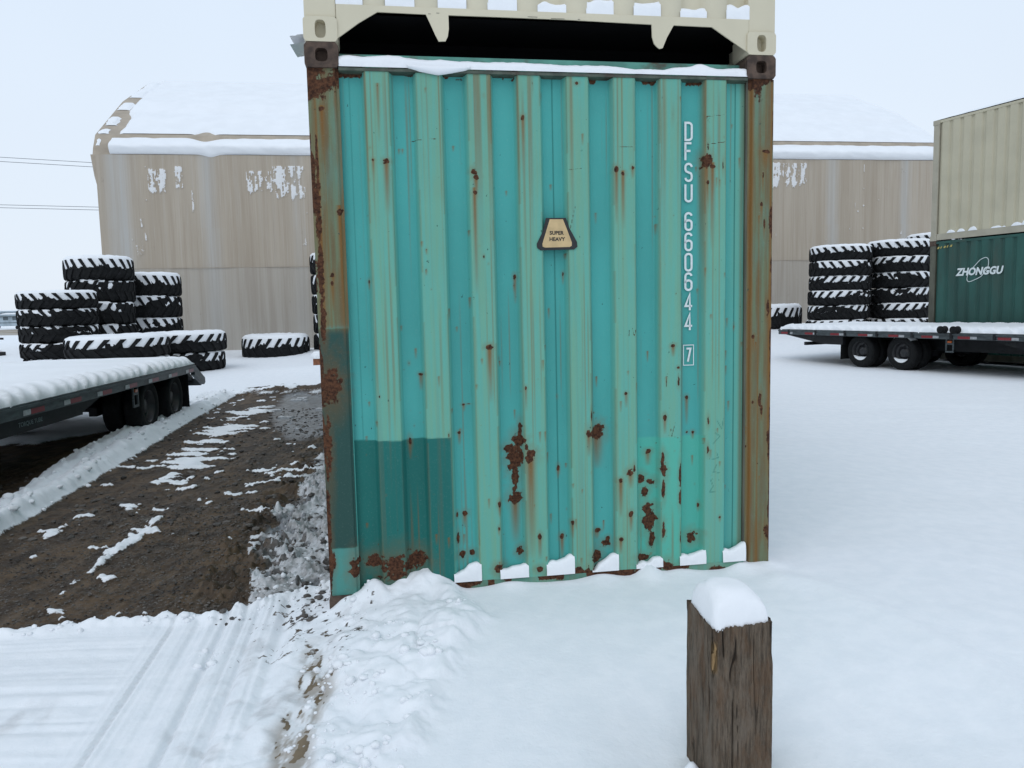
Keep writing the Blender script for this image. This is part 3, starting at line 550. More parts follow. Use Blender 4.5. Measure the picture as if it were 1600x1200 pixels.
def front_masks(U, Z, face):
    w1 = fbm(U*40, Z*40, 4, 80, .6)-.5; w2 = fbm(U*9, Z*9, 3, 81)-.5
    rust = np.zeros(U.shape); stain = np.zeros(U.shape)
    for (u, z, ru, rz, st, it) in RUST:
        st *= 1.45
        ks = 1.08 if ru > .022 else .9; ru = max(ru, .0022)*ks; rz = max(rz, .0022)*ks
        k = (np.abs(U-u) < ru*3+.03) & (Z > z-rz*3-st-.05) & (Z < z+rz*3+.03)
        if not k.any(): continue
        uu, zz, ww = U[k], Z[k], w1[k]
        amp = min(1.0, .35+ru*30)
        r = np.hypot((uu-u)/ru+ww*2.0*amp, (zz-z)/rz+ww*1.2*amp)
        rust[k] = np.maximum(rust[k], np.clip(1.42-r, 0, 1)*it if it > .75 else np.clip(1.3-r, 0, .9)*it)
        halo = np.clip(1-r/2.6, 0, 1)*.55*it
        if st > 0:
            t = (z-zz)/st
            s_ = np.exp(-((uu-u)/(max(ru, .006)*(.9-.2*np.clip(t, 0, 1))))**2)*np.clip(1-t, 0, 1)**.6*(t > -.05)*(.6+.4*it)
            halo = np.maximum(halo, s_*.95)
        stain[k] = np.maximum(stain[k], halo)
    fade = np.zeros(U.shape); khaki = np.zeros(U.shape); dark = np.zeros(U.shape); bright = np.zeros(U.shape)
    if face == 'panel':
        fade = 1-profile(U)/.042; fade = fade*.92
        fade = np.maximum(fade, ss(2.16, 2.27, U)*.65)
        col_n = vnoise(np.floor((U+.11)/.127)*3.1, Z*0, 83)
        khaki = ss(.86, .98, fade)*.22*ss(1.4, 2.8, Z+w2)*(.4+col_n) + ss(.03, 0, np.abs(U-2.045))*.38*ss(1.9, 2.4, Z) + ss(.02, 0, np.abs(U-2.275))*.5
        rr = np.minimum.reduce([np.abs(U-e) for ab in RIDGE for e in ab])
        khaki += ss(.008, .0, rr)*.35*(vnoise(Z*3, np.floor(U*8), 84) > .35)
        edge = .004*w1
        dark = ss(.003, -.003, np.maximum(U-.652, Z-(.921+edge+.012*(vnoise(U*9, U*0, 85)-.5))))
        bright = ss(.002, -.002, np.maximum.reduce([1.668-U, U-2.053, Z-.868]))*.8
        bright = np.where(dark > .3, 0, np.maximum(bright, .06))
        # thin drips from the header
        dr = vnoise(U*85, Z*.5, 86); stain = np.maximum(stain, ss(.68, .92, dr)*(.22+.6*ss(1.9, 2.75, Z))*.75*ss(.3, .9, fade))
        dr = vnoise(U*120, Z*.9, 186); stain = np.maximum(stain, ss(.80, .95, dr)*.45)
        stain = np.maximum(stain, ss(.035, 0, np.abs(U-2.045))*ss(1.4, 2.3, Z)*ss(2.42, 2.36, Z)*.65)
        rust = np.maximum(rust, ss(2.72, 2.765, Z)*ss(.42, .6, fbm(U*12, Z*8, 3, 87))*.8*(1-fade))
        # scratches and weld seams
        seam = np.minimum(np.abs(U-1.228), np.minimum(np.abs(U-.197), np.abs(U-2.235)))
        dark = np.maximum(dark, ss(.0032, .0006, seam)*.9)
        sc = [((1.337, 2.12), (1.305, 1.995)), ((1.305, 1.995), (1.292, 1.90)), ((.50, 2.44), (.62, 2.446)), ((1.55, 2.415), (1.65, 2.42)), ((2.06, 2.435), (2.16, 2.45)), ((1.30, 2.30), (1.37, 2.305)), ((2.055, 2.58), (2.155, 2.59)), ((2.055, 2.575), (2.07, 2.55)), ((1.62, 1.46), (1.625, 1.42)), ((1.64, 1.47), (1.648, 1.43)), ((1.66, 1.46), (1.652, 1.43)), ((1.845, .95), (1.86, .88)), ((1.86, .88), (1.88, .95)), ((1.835, 1.22), (1.83, 1.15)), ((1.90, 1.22), (1.895, 1.15)), ((1.84, .88), (1.90, .86))]
        for (a, b) in sc:
            k = (U > min(a[0], b[0])-.02) & (U < max(a[0], b[0])+.02) & (Z > min(a[1], b[1])-.02) & (Z < max(a[1], b[1])+.02)
            rust[k] = np.maximum(rust[k], ss(.005, .001, seg_dist(U[k], Z[k], [a, b])+.002*w1[k])*.62)
        # scratched, illegible scrawl low on the right
        for a, b in [((2.085, .62), (2.10, .58)), ((2.10, .58), (2.08, .55)), ((2.08, .55), (2.115, .545)), ((2.12, .70), (2.10, .66)), ((2.10, .66), (2.135, .655)), ((2.09, .73), (2.13, .74)), ((2.13, .74), (2.12, .77)), ((2.10, .82), (2.14, .86)), ((2.14, .86), (2.11, .88)), ((2.12, .95), (2.15, .90)), ((2.15, .90), (2.16, .96))]:
            k = (U > 2.05) & (U < 2.2) & (Z > .5) & (Z < 1.0)
            dark[k] = np.maximum(dark[k], ss(.0035, .001, seg_dist(U[k], Z[k], [a, b]))*.6)
    elif face == 'left_post':
        khaki = np.ones(U.shape)*.95*ss(1.47, 1.53, Z+edge_(U, Z)) + .0
        dark = ss(1.512, 1.502, Z+.004*w1)*ss(.152, .146, U)*.98
        low = ss(.372, .362, Z+.006*w1); bright = (1-low)*dark; dark = dark*(1-low*.75); khaki = khaki + low*.25
        stain = np.maximum(stain, ss(.55, .88, vnoise(U*60, Z*.6, 90))*.75*(Z > 1.51))
        rust = np.maximum(rust, ss(2.60, 2.77, Z+w2*.3)*.75)
        rust = np.maximum(rust, ss(.014+.03*ss(1.5, 1.7, Z)*ss(2.4, 2.2, Z), .002, U+w2*.04)*ss(.40, .55, fbm(Z*3, U*10, 3, 91)+.07*(Z > 1.5))*.85)
        rust = np.maximum(rust, ss(.04, .0, U+w2*.05)*ss(1.47, 1.2, Z)*ss(.42, .58, fbm(Z*5, U*22, 4, 92))*.85)
        rust = np.maximum(rust, ss(.036, .012, np.abs(U-.10))*ss(1.9, 2.3, Z)*.30)
    elif face == 'right_post':
        khaki = .95+0*U
        stain = np.maximum(stain, np.exp(-((U-2.312-.004*w2)/.011)**2)*.85*ss(.2, 1.5, Z+.8))
        stain = np.maximum(stain, ss(.5, .85, vnoise(U*60, Z*.6, 95))*.8)
        rust = np.maximum(rust, ss(2.62, 2.78, Z+w2*.4)*.75)
        rust = np.maximum(rust, ss(2.425, 2.437, U+w2*.03)*ss(.40, .55, fbm(Z*4, U*10, 3, 96))*.9)
        rust = np.maximum(rust, ss(2.395, 2.435, U)*ss(.52, .66, fbm(Z*7, U*22, 4, 97))*.9)
        for a, b in [((2.33, .50), (2.35, .58)), ((2.35, .58), (2.37, .50)), ((2.33, .44), (2.36, .40)), ((2.36, .40), (2.38, .46)), ((2.38, .46), (2.35, .50)), ((2.34, .66), (2.38, .64)), ((2.38, .64), (2.36, .74)), ((2.36, .74), (2.39, .72)), ((2.33, .36), (2.35, .30)), ((2.37, .36), (2.39, .29))]:
            dark = np.maximum(dark, ss(.0035, .001, seg_dist(U, Z, [a, b]))*.55)
    return {'m1': np.stack([rust, stain, fade], -1), 'm2': np.stack([np.clip(dark, 0, 1), np.clip(bright, 0, 1), np.clip(khaki, 0, 1)], -1)}
def edge_(U, Z): return .004*(vnoise(U*60, Z*0, 99)-.5)

def casting(mb, cx, z0, y0, sx=.162, sy=.178, sz=.118, hole=(.032, .04), hz_=.5, holes=True):
    """corner fitting: block with an oblong opening through the end face (local -y) and a cavity behind it"""
    n_ = 32; outer = []; inner = []
    for i in range(n_):
        t = 2*math.pi*(i+.5)/n_; c_, s_ = math.cos(t), math.sin(t)
        k = 1/max(abs(c_)/(sx/2), abs(s_)/(sz/2)); r = min(k, 1/(((abs(c_)/(sx/2))**12+(abs(s_)/(sz/2))**12)**(1/12)))
        outer.append((c_*r, s_*r))
        k2 = 1/(((abs(c_)/hole[0])**3.2+(abs(s_)/hole[1])**3.2)**(1/3.2)); inner.append((c_*k2, s_*k2+(hz_-.5)*sz))
    b = len(mb.v); zc = z0+sz/2
    for ring, y in ((outer, y0), (inner, y0), (inner, y0+.055), (outer, y0+sy)):
        mb.v += [(cx+p[0], y, zc+p[1]) for p in ring]
    for i in range(n_):
        j = (i+1) % n_
        mb.f += [(b+i, b+j, b+n_+j, b+n_+i), (b+n_+i, b+n_+j, b+2*n_+j, b+2*n_+i), (b+i, b+3*n_+i, b+3*n_+j, b+j)]
    mb.f.append(tuple(b+3*n_+i for i in range(n_))); mb.f.append(tuple(b+2*n_+i for i in range(n_)))
    return mb

def side_panel(name, x, L, z0, z1, mat, parent, sgn, per=.275, depth=.036):
    """corrugated long side lying in the plane x"""
    us = [0.0]; k = 0
    while per*k+per*.9 < L:
        c_ = per*(k+.5); us += [c_-per*.41, c_-per*.29, c_+per*.29, c_+per*.41]; k += 1
    us.append(L); us = np.array(us); d = np.zeros(len(us)); d[:] = depth
    for i in range(k): d[1+4*i+1] = 0; d[1+4*i+2] = 0
    V = []; F = []
    for i, u in enumerate(us):
        xx = x - sgn*(d[i]+.01); V += [(xx, u, z0), (xx, u, z1)]
    for i in range(len(us)-1): F.append((2*i, 2*i+1, 2*i+3, 2*i+2))
    return pyd(name, V, F, mat, parent)

W_, H_, L_ = 2.438, 2.896, 12.192
def container(name, label, loc, rz, mats, hero=False, hangers=False, scale=1.0, group=None, rusty_cast=True):
    """mats: body, trim, casting, top"""
    body, trim, cast, top = mats
    t = thing(name, label, 'shipping container', loc, rz, group); t.scale = (scale,)*3
    # corner fittings
    for ix, cx in enumerate((.075, W_-.081)):
        for z0 in (0, H_-.118):
            m_ = casting(MB(), cx, z0-.0, -.008, hole=(.030, .032) if hero or z0 else (.026, .043)); m_.build('corner_casting', cast, t, False)
            MB().box(cx-.081, cx+.081, L_-.17, L_+.008, z0, z0+.118).build('corner_casting', cast, t, False, .008)
    zb, zt = .118, H_-.118
    # posts
    if hero:
        for face, u0, u1 in (('left_post', .0, .152), ('right_post', 2.286, 2.438)):
            prof_u = np.array([0, .0, .004, .010, .12, .135, .142, .1525, .1525]) if face == 'left_post' else None
            nu, nz_ = 44, 520; us = np.linspace(u0, u1, nu); zs = np.linspace(zb, zt, nz_)
            U, Z = np.meshgrid(us, zs)
            dd = .006*np.ones(U.shape)
            if face == 'left_post': dd = dd + .014*ss(.132, .142, U) + .006*ss(.012, .0, U)
            else: dd = dd + .016*ss(2.318, 2.306, U) + .012*ss(2.300, 2.292, U) + .006*ss(2.428, 2.438, U)
            dd = dd + .002*(fbm(U*6, Z*4, 3, 100)-.5)
            o = grid_mesh('corner_post', U, dd, Z, M_TEAL, t, front_masks(U, Z, face))
            MB().box(u0+.001, u1-.001, .026, .075, zb, zt).build('post_core', M_KHAKI, o)
        us = np.unique(np.concatenate([np.linspace(.150, 2.290, 350)]+[np.array([a-.017, a, b, b+.017]) for a, b in RIDGE]))
        zs = np.concatenate([np.linspace(.10, .16, 16), np.linspace(.166, 2.80, 470)])
        U, Z = np.meshgrid(us, zs)
        D = profile(U)+.004 + .010*(fbm(U*1.8, Z*1.4, 3, 103)-.5) + .002*(fbm(U*9, Z*5, 3, 104)-.5)
        D = D + .006*ss(.003, 0, np.abs(U-1.228)) + .003*ss(.05, 0, U-.150)
        D = D - .006*np.exp(-((Z-.4)/.3)**2)*np.exp(-((U-.33)/.1)**2)
        p_ = grid_mesh('end_panel', U, D, Z, M_TEAL, t, front_masks(U, Z, 'panel'), smooth=False)
        # sill (bottom rail)
        us = np.linspace(.156, 2.282, 420); prof = [(.045, .142), (.004, .142), (.0, .138), (.0, .10), (.0, .05), (.0, .008), (.05, .008)]
        U = np.tile(us, (len(prof), 1)); D = np.tile(np.array([[a] for a, b in prof]), (1, len(us))); Z = np.tile(np.array([[b] for a, b in prof]), (1, len(us)))
        Z = Z + .003*(vnoise(U*5, U*0, 105)-.5)
        r_ = ss(.46, .58, fbm(U*7, Z*20, 4, 106)+.05*(Z > .13)+.09*ss(.5, .2, np.abs(U-1.3))); dk = .55*ss(.5, .6, fbm(U*3, Z*3, 2, 107))
        grid_mesh('bottom_sill', U, D, Z, M_TEAL, t, {'m1': np.stack([r_, .4*r_, .7*np.ones(U.shape)], -1), 'm2': np.stack([dk, 0*U, .35+0*U], -1)})
        # header: narrow front lip, ledge and the plate rising behind it
        MB().prism([(.0, 2.768), (.0, 2.783), (.085, 2.790), (.085, 2.77), (.05, 2.762)], 'x', .153, 2.285).build('header_rail', simple('header_paint', (.06, .075, .055), .6, .4, 14, dirt=(.045, .02, .012)), t)
        MB().box(.153, 2.285, .086, .094, 2.775, 2.872).build('header_plate', simple('header_back_paint', (.085, .27, .215), .55, .25, 7, dirt=(.09, .04, .02), stretch=(1, 1, 2)), t)
    else:
        for u0, u1 in ((.0, .152), (2.286, 2.438)):
            MB().box(u0, u1, .004, .09, zb, zt).build('corner_post', trim, t, False, .006)
        us = np.unique(np.concatenate([[.150, 2.288]]+[np.array([a-.017, a, b, b+.017]) for a, b in RIDGE]))
        U, Z = np.meshgrid(us, np.array([.18, 2.8])); grid_mesh('end_panel', U, profile(U)+.004, Z, body, t, None, False)
        if hangers:
            # sill with cracked lower edge and the plates left round the tunnel opening
            def zs_(u): return .143-.004*math.sin(u*2.2)
            pts = [(.153, .180), (2.285, .180)]
            low = [(2.285, .012), (2.082, .136), (1.872, .138), (1.835, .075), (1.812, .022), (1.795, .018), (1.780, .028), (1.766, .042), (1.755, .075), (1.752, .138),
                   (1.30, .146), (1.0, .147), (.70, .147), (.70, .082), (.694, .045), (.682, .022), (.648, .020), (.632, .050), (.610, .10), (.588, .147), (.352, .150), (.26, .095), (.153, .018)]
            MB().prism(pts+low, 'y', .0, .008).build('bottom_sill', trim, t, False)
            MB().box(.153, 2.285, .008, .046, .150, .180).build('sill_top', trim, t)
            for a, b in ((.60, .612), (.640, .655), (1.1, 1.15), (1.22, 1.29), (1.36, 1.372)):
                MB().box(a, b, -.0012, .0005, .152+.004*math.sin(a*40), .1535+.004*math.sin(a*40)).build('paint_crack', M_BLACK, t)
        else:
            MB().box(.153, 2.285, .0, .07, .012, .16).build('bottom_sill', trim, t, False, .004)
        MB().box(.153, 2.285, .003, .08, 2.78, 2.87).build('header_rail', trim, t, False, .004)
    # long sides
    for sgn, x in ((-1, 0.0), (1, W_)):
        side_panel('side_panel', x, L_-.36, zb+.03, H_-.06, body, t, sgn).location = (0, .18, 0)
        x0, x1 = (x+.004, x+.05) if sgn < 0 else (x-.05, x-.004)
        MB().box(x0, x1, .172, L_-.172, .016, .165).build('bottom_rail', trim, t, False, .003)
        MB().box(x0, x1, .172, L_-.172, H_-.075, H_-.015).build('top_rail', body, t, False, .003)
        MB().box(min(x0, x1), max(x0, x1)+.0, L_-.09, L_-.01, zb, zt).build('corner_post', trim, t, False, .003)
        if sgn < 0 or True:
            MB().box(x+.002 if sgn < 0 else x-.152, x+.152 if sgn < 0 else x-.002, L_-.165, L_-.012, zb, zt).build('door_post', trim, t, False, .004)
    MB().box(.16, W_-.16, L_-.06, L_-.02, .1, H_-.1).build('door_panel', body, t)
    # roof, floor and cross members
    MB().box(.055, W_-.055, .10, L_-.02, H_-.045, H_-.035).build('roof_panel', top, t)
    MB().box(.055, W_-.055, .01 if not hero else .05, L_-.02, .150, .160).build('floor', M_UNDER, t)
    k = 0; y = .45
    cm = MB()
    while y < L_-.3:
        cm.box(.056, W_-.056, y, y+.045, .03, .149); y += .35
    tag(cm.build('cross_members', M_UNDER, t), kind='stuff')
    return t

# strokes for the stencilled number
def strokes(paths, w, thick, closed=()):
    mb = MB()
    for pi_, P in enumerate(paths):
        P = [Vector(p) for p in P]; n_ = len(P); L = []; R_ = []; cl = pi_ in closed
        for i in range(n_):
            a = P[i-1] if (i > 0 or cl) else P[i]; b = P[(i+1) % n_] if (i < n_-1 or cl) else P[i]
            d0 = (P[i]-a); d1 = (b-P[i]); d = (d0.normalized() if d0.length else Vector((0, 0)))+(d1.normalized() if d1.length else Vector((0, 0)))
            d.normalize(); nn = Vector((-d.y, d.x)); k = 1.0
            if d0.length and d1.length: k = 1/max(.5, nn.dot(Vector((-d0.normalized().y, d0.normalized().x))))
            L.append(P[i]+nn*w/2*k); R_.append(P[i]-nn*w/2*k)
        b = len(mb.v)
        for p, q_ in zip(L, R_): mb.v += [(p.x, -thick, p.y), (q_.x, -thick, q_.y), (p.x, 0, p.y), (q_.x, 0, q_.y)]
        for i in range(n_ if cl else n_-1):
            j = (i+1) % n_; A, B = b+4*i, b+4*j
            mb.f += [(A, B, B+1, A+1), (A, A+2, B+2, B), (A+1, B+1, B+3, A+3)]
    return mb
def arc(cx, cy, rx, ry, a0, a1, n_=8): return [(cx+rx*math.cos(math.radians(a0+(a1-a0)*i/n_)), cy+ry*math.sin(math.radians(a0+(a1-a0)*i/n_))) for i in range(n_+1)]
GL = {  # unit box x 0..1, y 0..1 (centre lines)
 'D': ([[(0, 0), (0, 1)]+arc(.45, .82, .55, .18, 90, 0)+arc(.45, .18, .55, .18, 0, -90)], (0,)),
 'F': ([[(0, 0), (0, 1), (.95, 1)], [(0, .55), (.8, .55)]], ()),
 'S': ([arc(.5, .82, .5, .18, 0, 180)+[(0, .68), (.12, .56), (.88, .44), (1, .32)]+arc(.5, .18, .5, .18, 0, -180)], ()),
 'U': ([[(0, 1)]+arc(.5, .18, .5, .18, 180, 360)+[(1, 1)]], ()),
 '6': ([arc(.5, .82, .5, .18, 10, 180)+arc(.5, .18, .5, .18, 180, 360)+arc(.5, .42, .5, .16, 0, 180)], ()),
 '0': ([arc(.5, .82, .5, .18, 0, 180)+arc(.5, .18, .5, .18, 180, 360)], (0,)),
 '4': ([[(.72, 0), (.72, 1), (.0, .26), (1.1, .26)]], ()),
 '7': ([[(0, 1), (1, 1), (.35, 0)]], ()),
}
def glyph(ch, w, h, sw, th):
    P, cl = GL[ch]; return strokes([[(p[0]*(w-sw)+sw/2, p[1]*(h-sw)+sw/2) for p in a] for a in P], sw, th, cl)

def flat_text(name, s, size, mat, parent, loc, sx=1, bold=.0, rot=(math.pi/2, 0, 0)):
    cu = bpy.data.curves.new(name, 'FONT'); cu.body = s; cu.size = size; cu.align_x = 'CENTER'; cu.offset = bold; cu.extrude = .0006; cu.resolution_u = 3
    o = bpy.data.objects.new(name, cu); C.objects.link(o)
    me = bpy.data.meshes.new_from_object(o); bpy.data.objects.remove(o); bpy.data.curves.remove(cu)
    o = link_mesh(name, me, mat, parent); o.location = loc; o.rotation_euler = rot; o.scale = (sx, 1, 1); return o

# ------------------------------------------------------------------ the teal container and the tan one on top of it
teal = container('shipping_container', 'rust-spotted teal container standing in the snow, end panel facing the camera', (CX, CY, 0), CYAW, (simple('teal_side_paint', (.045, .22, .21), .5, .2, 4, dirt=(.06, .04, .02)), M_KHAKI, M_CAST, M_TEALBACK), hero=True)
zc_ = 2.559
for i, (ch, zt_) in enumerate(zip('DFSU660644', (2.559, 2.453, 2.345, 2.237, 2.085, 1.977, 1.868, 1.763, 1.653, 1.545))):
    o = glyph(ch, .047, .101, .0115, .0012).build('number_glyph', M_TEXT, teal); o.location = (1.945, .0385, zt_-.101)
o = glyph('7', .034, .082, .0105, .0012).build('number_glyph', M_TEXT, teal); o.location = (1.952, .0385, 1.272)
o = strokes([[(.0, .0), (.058, 0), (.058, .110), (0, .110)]], .0045, .0012, (0,)).build('number_frame', M_TEXT, teal); o.location = (1.940, .0385, 1.258)
# triangular plate SUPER HEAVY
sgn_ = MB(); out = [(1.176, 2.052), (1.282, 2.052), (1.300, 2.0), (1.340, 1.928), (1.342, 1.903), (1.324, 1.889), (1.146, 1.886), (1.128, 1.898), (1.126, 1.920), (1.160, 1.985)]
sgn_.prism(out, 'y', -.002, .004); sg = sgn_.build('warning_plate', simple('black_decal', (.012, .012, .013), .5, .2, 30), teal)
sg['label'] = 'black and tan triangular plate reading SUPER HEAVY'
MB().prism([(1.196, 2.045), (1.266, 2.045), (1.284, 2.0), (1.312, 1.925), (1.311, 1.908), (1.300, 1.902), (1.168, 1.900), (1.156, 1.905), (1.155, 1.920), (1.178, 1.99)], 'y', -.0032, -.0022).build('plate_face', simple('tan_decal', (.56, .40, .20), .5, .12, 18), sg)
M_INK = simple('ink', (.01, .01, .01), .5, .1, 20)
flat_text('plate_text', 'SUPER', .0265, M_INK, sg, (1.231, -.0036, 1.966), 1.0, .0008)
flat_text('plate_text', 'HEAVY', .0265, M_INK, sg, (1.233, -.0036, 1.934), 1.0, .0008)
def lump_strip(name, parent, us, top, zbase, d0, d1, seed, nd=7, mat=M_SNOW, wob=.006):
    """snow lying on a ledge between depths d0 (outer) and d1; top(u) = height of the surface"""
    U = np.array(us); rows = []
    prof = [(0, 0), (.0, .45), (.06, .80), (.2, .97), (.5, 1.0), (.85, .98), (1, .9), (1, 0)]
    X_ = []; D_ = []; Z_ = []
    tp = np.array([top(u) for u in U])
    for a, b in prof:
        X_.append(U); D_.append(d0+(d1-d0)*a - wob*(fbm(U*25, U*0+b*3, 3, seed)-.5)*(a < .5)*(b > 0)); Z_.append(zbase+(tp-zbase)*b+.004*(fbm(U*40, U*0+a*9, 2, seed+1)-.5)*(b > 0))
    X_, D_, Z_ = map(np.array, (X_, D_, Z_))
    return grid_mesh(name, X_, D_, Z_, mat, parent)
us = np.linspace(.155, 2.284, 400)
def header_snow(u):
    return 2.783+ .036+.016*vnoise(u*4, 0, 110)+.010*vnoise(u*13, 0, 111)+.012*math.exp(-((u-.40)/.12)**2)-.012*math.exp(-((u-1.62)/.3)**2)+.016*math.exp(-((u-2.02)/.05)**2) + .012*ss(.9, .2, u)
o = lump_strip('snow_layer', teal, us, lambda u: float(header_snow(u)), 2.786, -.004, .083, 112, wob=.012)
uD = np.linspace(.49, .80, 60); bt = 2.787-.030*np.clip(1-np.abs(uD-.64)/.15, 0, 1)**.8-.004*vnoise(uD*40, uD*0, 113)
V = []
for u_, b_ in zip(uD, bt): V += [(u_, .004, 2.800), (u_, -.012, 2.800), (u_, -.013, (2.800+b_)/2), (u_, -.006, b_), (u_, .002, b_)]
o = pyd('snow_drip', V, [(5*i+j, 5*i+j+1, 5*i+6+j, 5*i+5+j) for i in range(59) for j in range(4)], M_SNOW, teal, True)
for k, (a, b, za, zb_, sh) in enumerate([(.658, .782, .198, .232, 0), (.906, 1.038, .200, .208, 1), (1.160, 1.292, .205, .245, 2), (1.415, 1.540, .160, .235, 3), (1.664, 1.794, .170, .192, 0), (1.916, 2.046, .188, .215, 1), (2.170, 2.282, .200, .250, 2)]):
    f_ = (lambda a, b, za, zb_: (lambda u: za+(zb_-za)*min(1, max(0, (u-a)/(b-a)))+.030*(float(vnoise(u*30, 0, 120+int(a*10)))-.5)))(a, b, za, zb_)
    lump_strip('ledge_snow', teal, np.linspace(a-.012, b+.012, 26), f_, .1425, -.006, .04, 130+k, wob=.016)

tan = container('shipping_container', 'cream tan container stacked on the teal one, only its cut-out bottom sill showing', (CX+.0, CY, 2.899), CYAW, (M_TAN, M_TAN, M_TAN, M_TAN), hangers=True)
for k, (a, b) in enumerate([(.398, .526), (.656, .783), (.905, 1.039), (1.160, 1.293), (1.413, 1.542), (1.664, 1.795), (1.916, 2.046), (2.170, 2.284), (.16, .274)]):
    f_ = (lambda a: (lambda u: .245+.02*math.sin(a*9)+.03*(float(vnoise(u*22, 0, 140+int(a*10)))-.5)))(a)
    lump_strip('ledge_snow', tan, np.linspace(a-.008, b+.008, 20), f_, .1805, .002, .044, 150+k, wob=.012)
# grey snow slab hanging off the left side of the tan container
us = np.linspace(0, .10, 14); vs = np.linspace(0, 1, 10); A, B = np.meshgrid(us, vs)
zz = .145-.25*A + (B-.5)*(.055-.1*A) ; yy = .25+.35*B+.02*fbm(A*60, B*6, 3, 160)
o = grid_mesh('snow_overhang', np.concatenate([-A, -A[::-1]]), np.concatenate([yy, yy[::-1]]), np.concatenate([zz-.03, zz[::-1]+.012]), M_SNOW, tan)

# ------------------------------------------------------------------ the fabric warehouse behind
WX, WY, WA, WL, WD = -15.7, 30.0, math.radians(8.5), 36.0, 15.4
wh = thing('fabric_warehouse', 'long beige fabric-walled warehouse with a snow-covered roof, behind everything', 'warehouse', (WX, WY, 0), WA)
def spatch(S, Z, s0, s1, z0, z1, seed, th=.52):
    k = ss(s0, s0+.15, S)*ss(s1, s1-.15, S)*ss(z0, z0+.6, Z)*ss(z1, z1-.15, Z)
    v = fbm(S*15, Z*3.2, 4, seed, .72)*.75 + .25*fbm(S*4, Z*2, 2, seed+4) + .10*(vnoise(S*7, Z*0, seed+1)-.5)*2
    return ss(th, th+.05, v*k + .10*k)
s = np.linspace(0, WL, 900); z = np.linspace(-.3, 7.78, 240); S, Z = np.meshgrid(s, z)
snowm = np.zeros(S.shape)
for a in ((1.75, 2.65, 5.9, 7.35, 200, .52), (2.75, 3.25, 6.1, 7.45, 202, .50), (5.4, 6.6, 5.9, 7.3, 204, .56), (6.4, 7.9, 5.7, 7.5, 206, .56), (27.0, 29.2, 6.2, 7.75, 208, .53), (3.3, 3.6, 4.9, 6.8, 210, .66)):
    snowm = np.maximum(snowm, spatch(S, Z, *a))
snowm = np.maximum(snowm, ss(.80, .84, vnoise(S*8, Z*4, 212)*vnoise(S*1.3, Z*0, 213)**.4)*ss(3, 5, Z))
stripe = np.zeros(S.shape)
for c_, wd, a in ((4.05, .28, .8), (.75, .45, .9), (30.3, .22, .9), (33.8, .22, .9), (15, .3, .6), (20, .3, .7), (26.2, .3, .4), (9.8, .3, .6), (7.4, .25, .3)):
    stripe = np.maximum(stripe, np.exp(-((S-c_-.05*(Z < 5))/wd)**2)*a)
low = ss(3.46, 3.43, Z)*.55+ss(3, 0, Z)*.35
Dp = -.03*snowm - .05*np.abs(np.sin(S*math.pi/3.67))*ss(0, 2, Z) - .03*(fbm(S*.8, Z*.5, 3, 215)-.5)
n = NT('warehouse_fabric', .7, 0, .2)
a1, a2, a3 = n.attr('mask')
st1 = n.noise(5, 5, (1, 1, .02), .7, 1); st2 = n.noise(1.1, 4, (1, 1, .08), .6, 2); spots = n.noise(2.2, 5, (2.2, 1, .6), .7, 4)
c = n.mix(n.rng(st2, .3, .7), (.385, .325, .255), (.46, .40, .325))
c = n.mix(n.math('MULTIPLY', n.rng(st1, .48, .66), .30), c, (.31, .25, .19))
c = n.mix(n.math('MULTIPLY', n.rng(st1, .47, .34), .28), c, (.44, .40, .35))
fs = n.noise(22, 4, (1, 1, .012), .7, 12); c = n.mix(n.math('MULTIPLY', n.rng(fs, .52, .68), .35), c, (.29, .225, .17)); c = n.mix(n.math('MULTIPLY', n.rng(fs, .44, .34), .25), c, (.52, .48, .42))
c = n.mix(a3, c, n.mix(n.rng(st1, .35, .65), (.43, .405, .365), (.35, .32, .28)))
c = n.mix(n.math('MULTIPLY', a2, n.rng(st1, .3, .65, .9, .4)), c, (.45, .46, .455))
c = n.mix(n.math('MULTIPLY', n.rng(spots, .68, .72), .4), c, (.12, .10, .085))
c = n.mix(n.rng(n.math('ADD', a1, n.math('MULTIPLY', n.math('SUBTRACT', n.noise(26, 6, (1, 1, .6), .7), .5), 1.9)), .62, .85, 0, .75), c, SNOW)
n.col(c); n.bump(st1, .12, .02); M_FABRIC = n.m
o = grid_mesh('front_wall', S, Dp, Z, M_FABRIC, wh, {'mask': np.stack([snowm, stripe, low], -1)})
MB().box(0, WL, -.058, -.05, 3.435, 3.455).build('wall_seam', simple('seam_fabric', (.34, .29, .235), .7, .1, 5), wh)
n = simple('beige_fabric', (.38, .32, .25), .7, .12, 2)
rp = [(0, 7.78), (.10, 8.05), (.42, 8.60), (3.9, 10.75), (7.7, 12.55), (11.5, 10.75), (15.0, 8.60), (15.3, 8.05), (15.4, 7.78)]
for nm, x in (('gable_wall', .05), ('gable_wall', WL-.05)):
    pyd(nm, [(x, a, b) for a, b in [(0.02, -.3)]+rp+[(15.4, -.3)]], [tuple(range(len(rp)+2))], n, wh)
MB().box(.05, WL-.05, WD-.03, WD, -.3, 7.78).build('back_wall', n, wh)
V = [(x, a, b) for x in (-.08, WL) for a, b in rp]
pyd('roof', V, [(i, i+1, i+1+len(rp), i+len(rp)) for i in range(len(rp)-1)], n, wh)
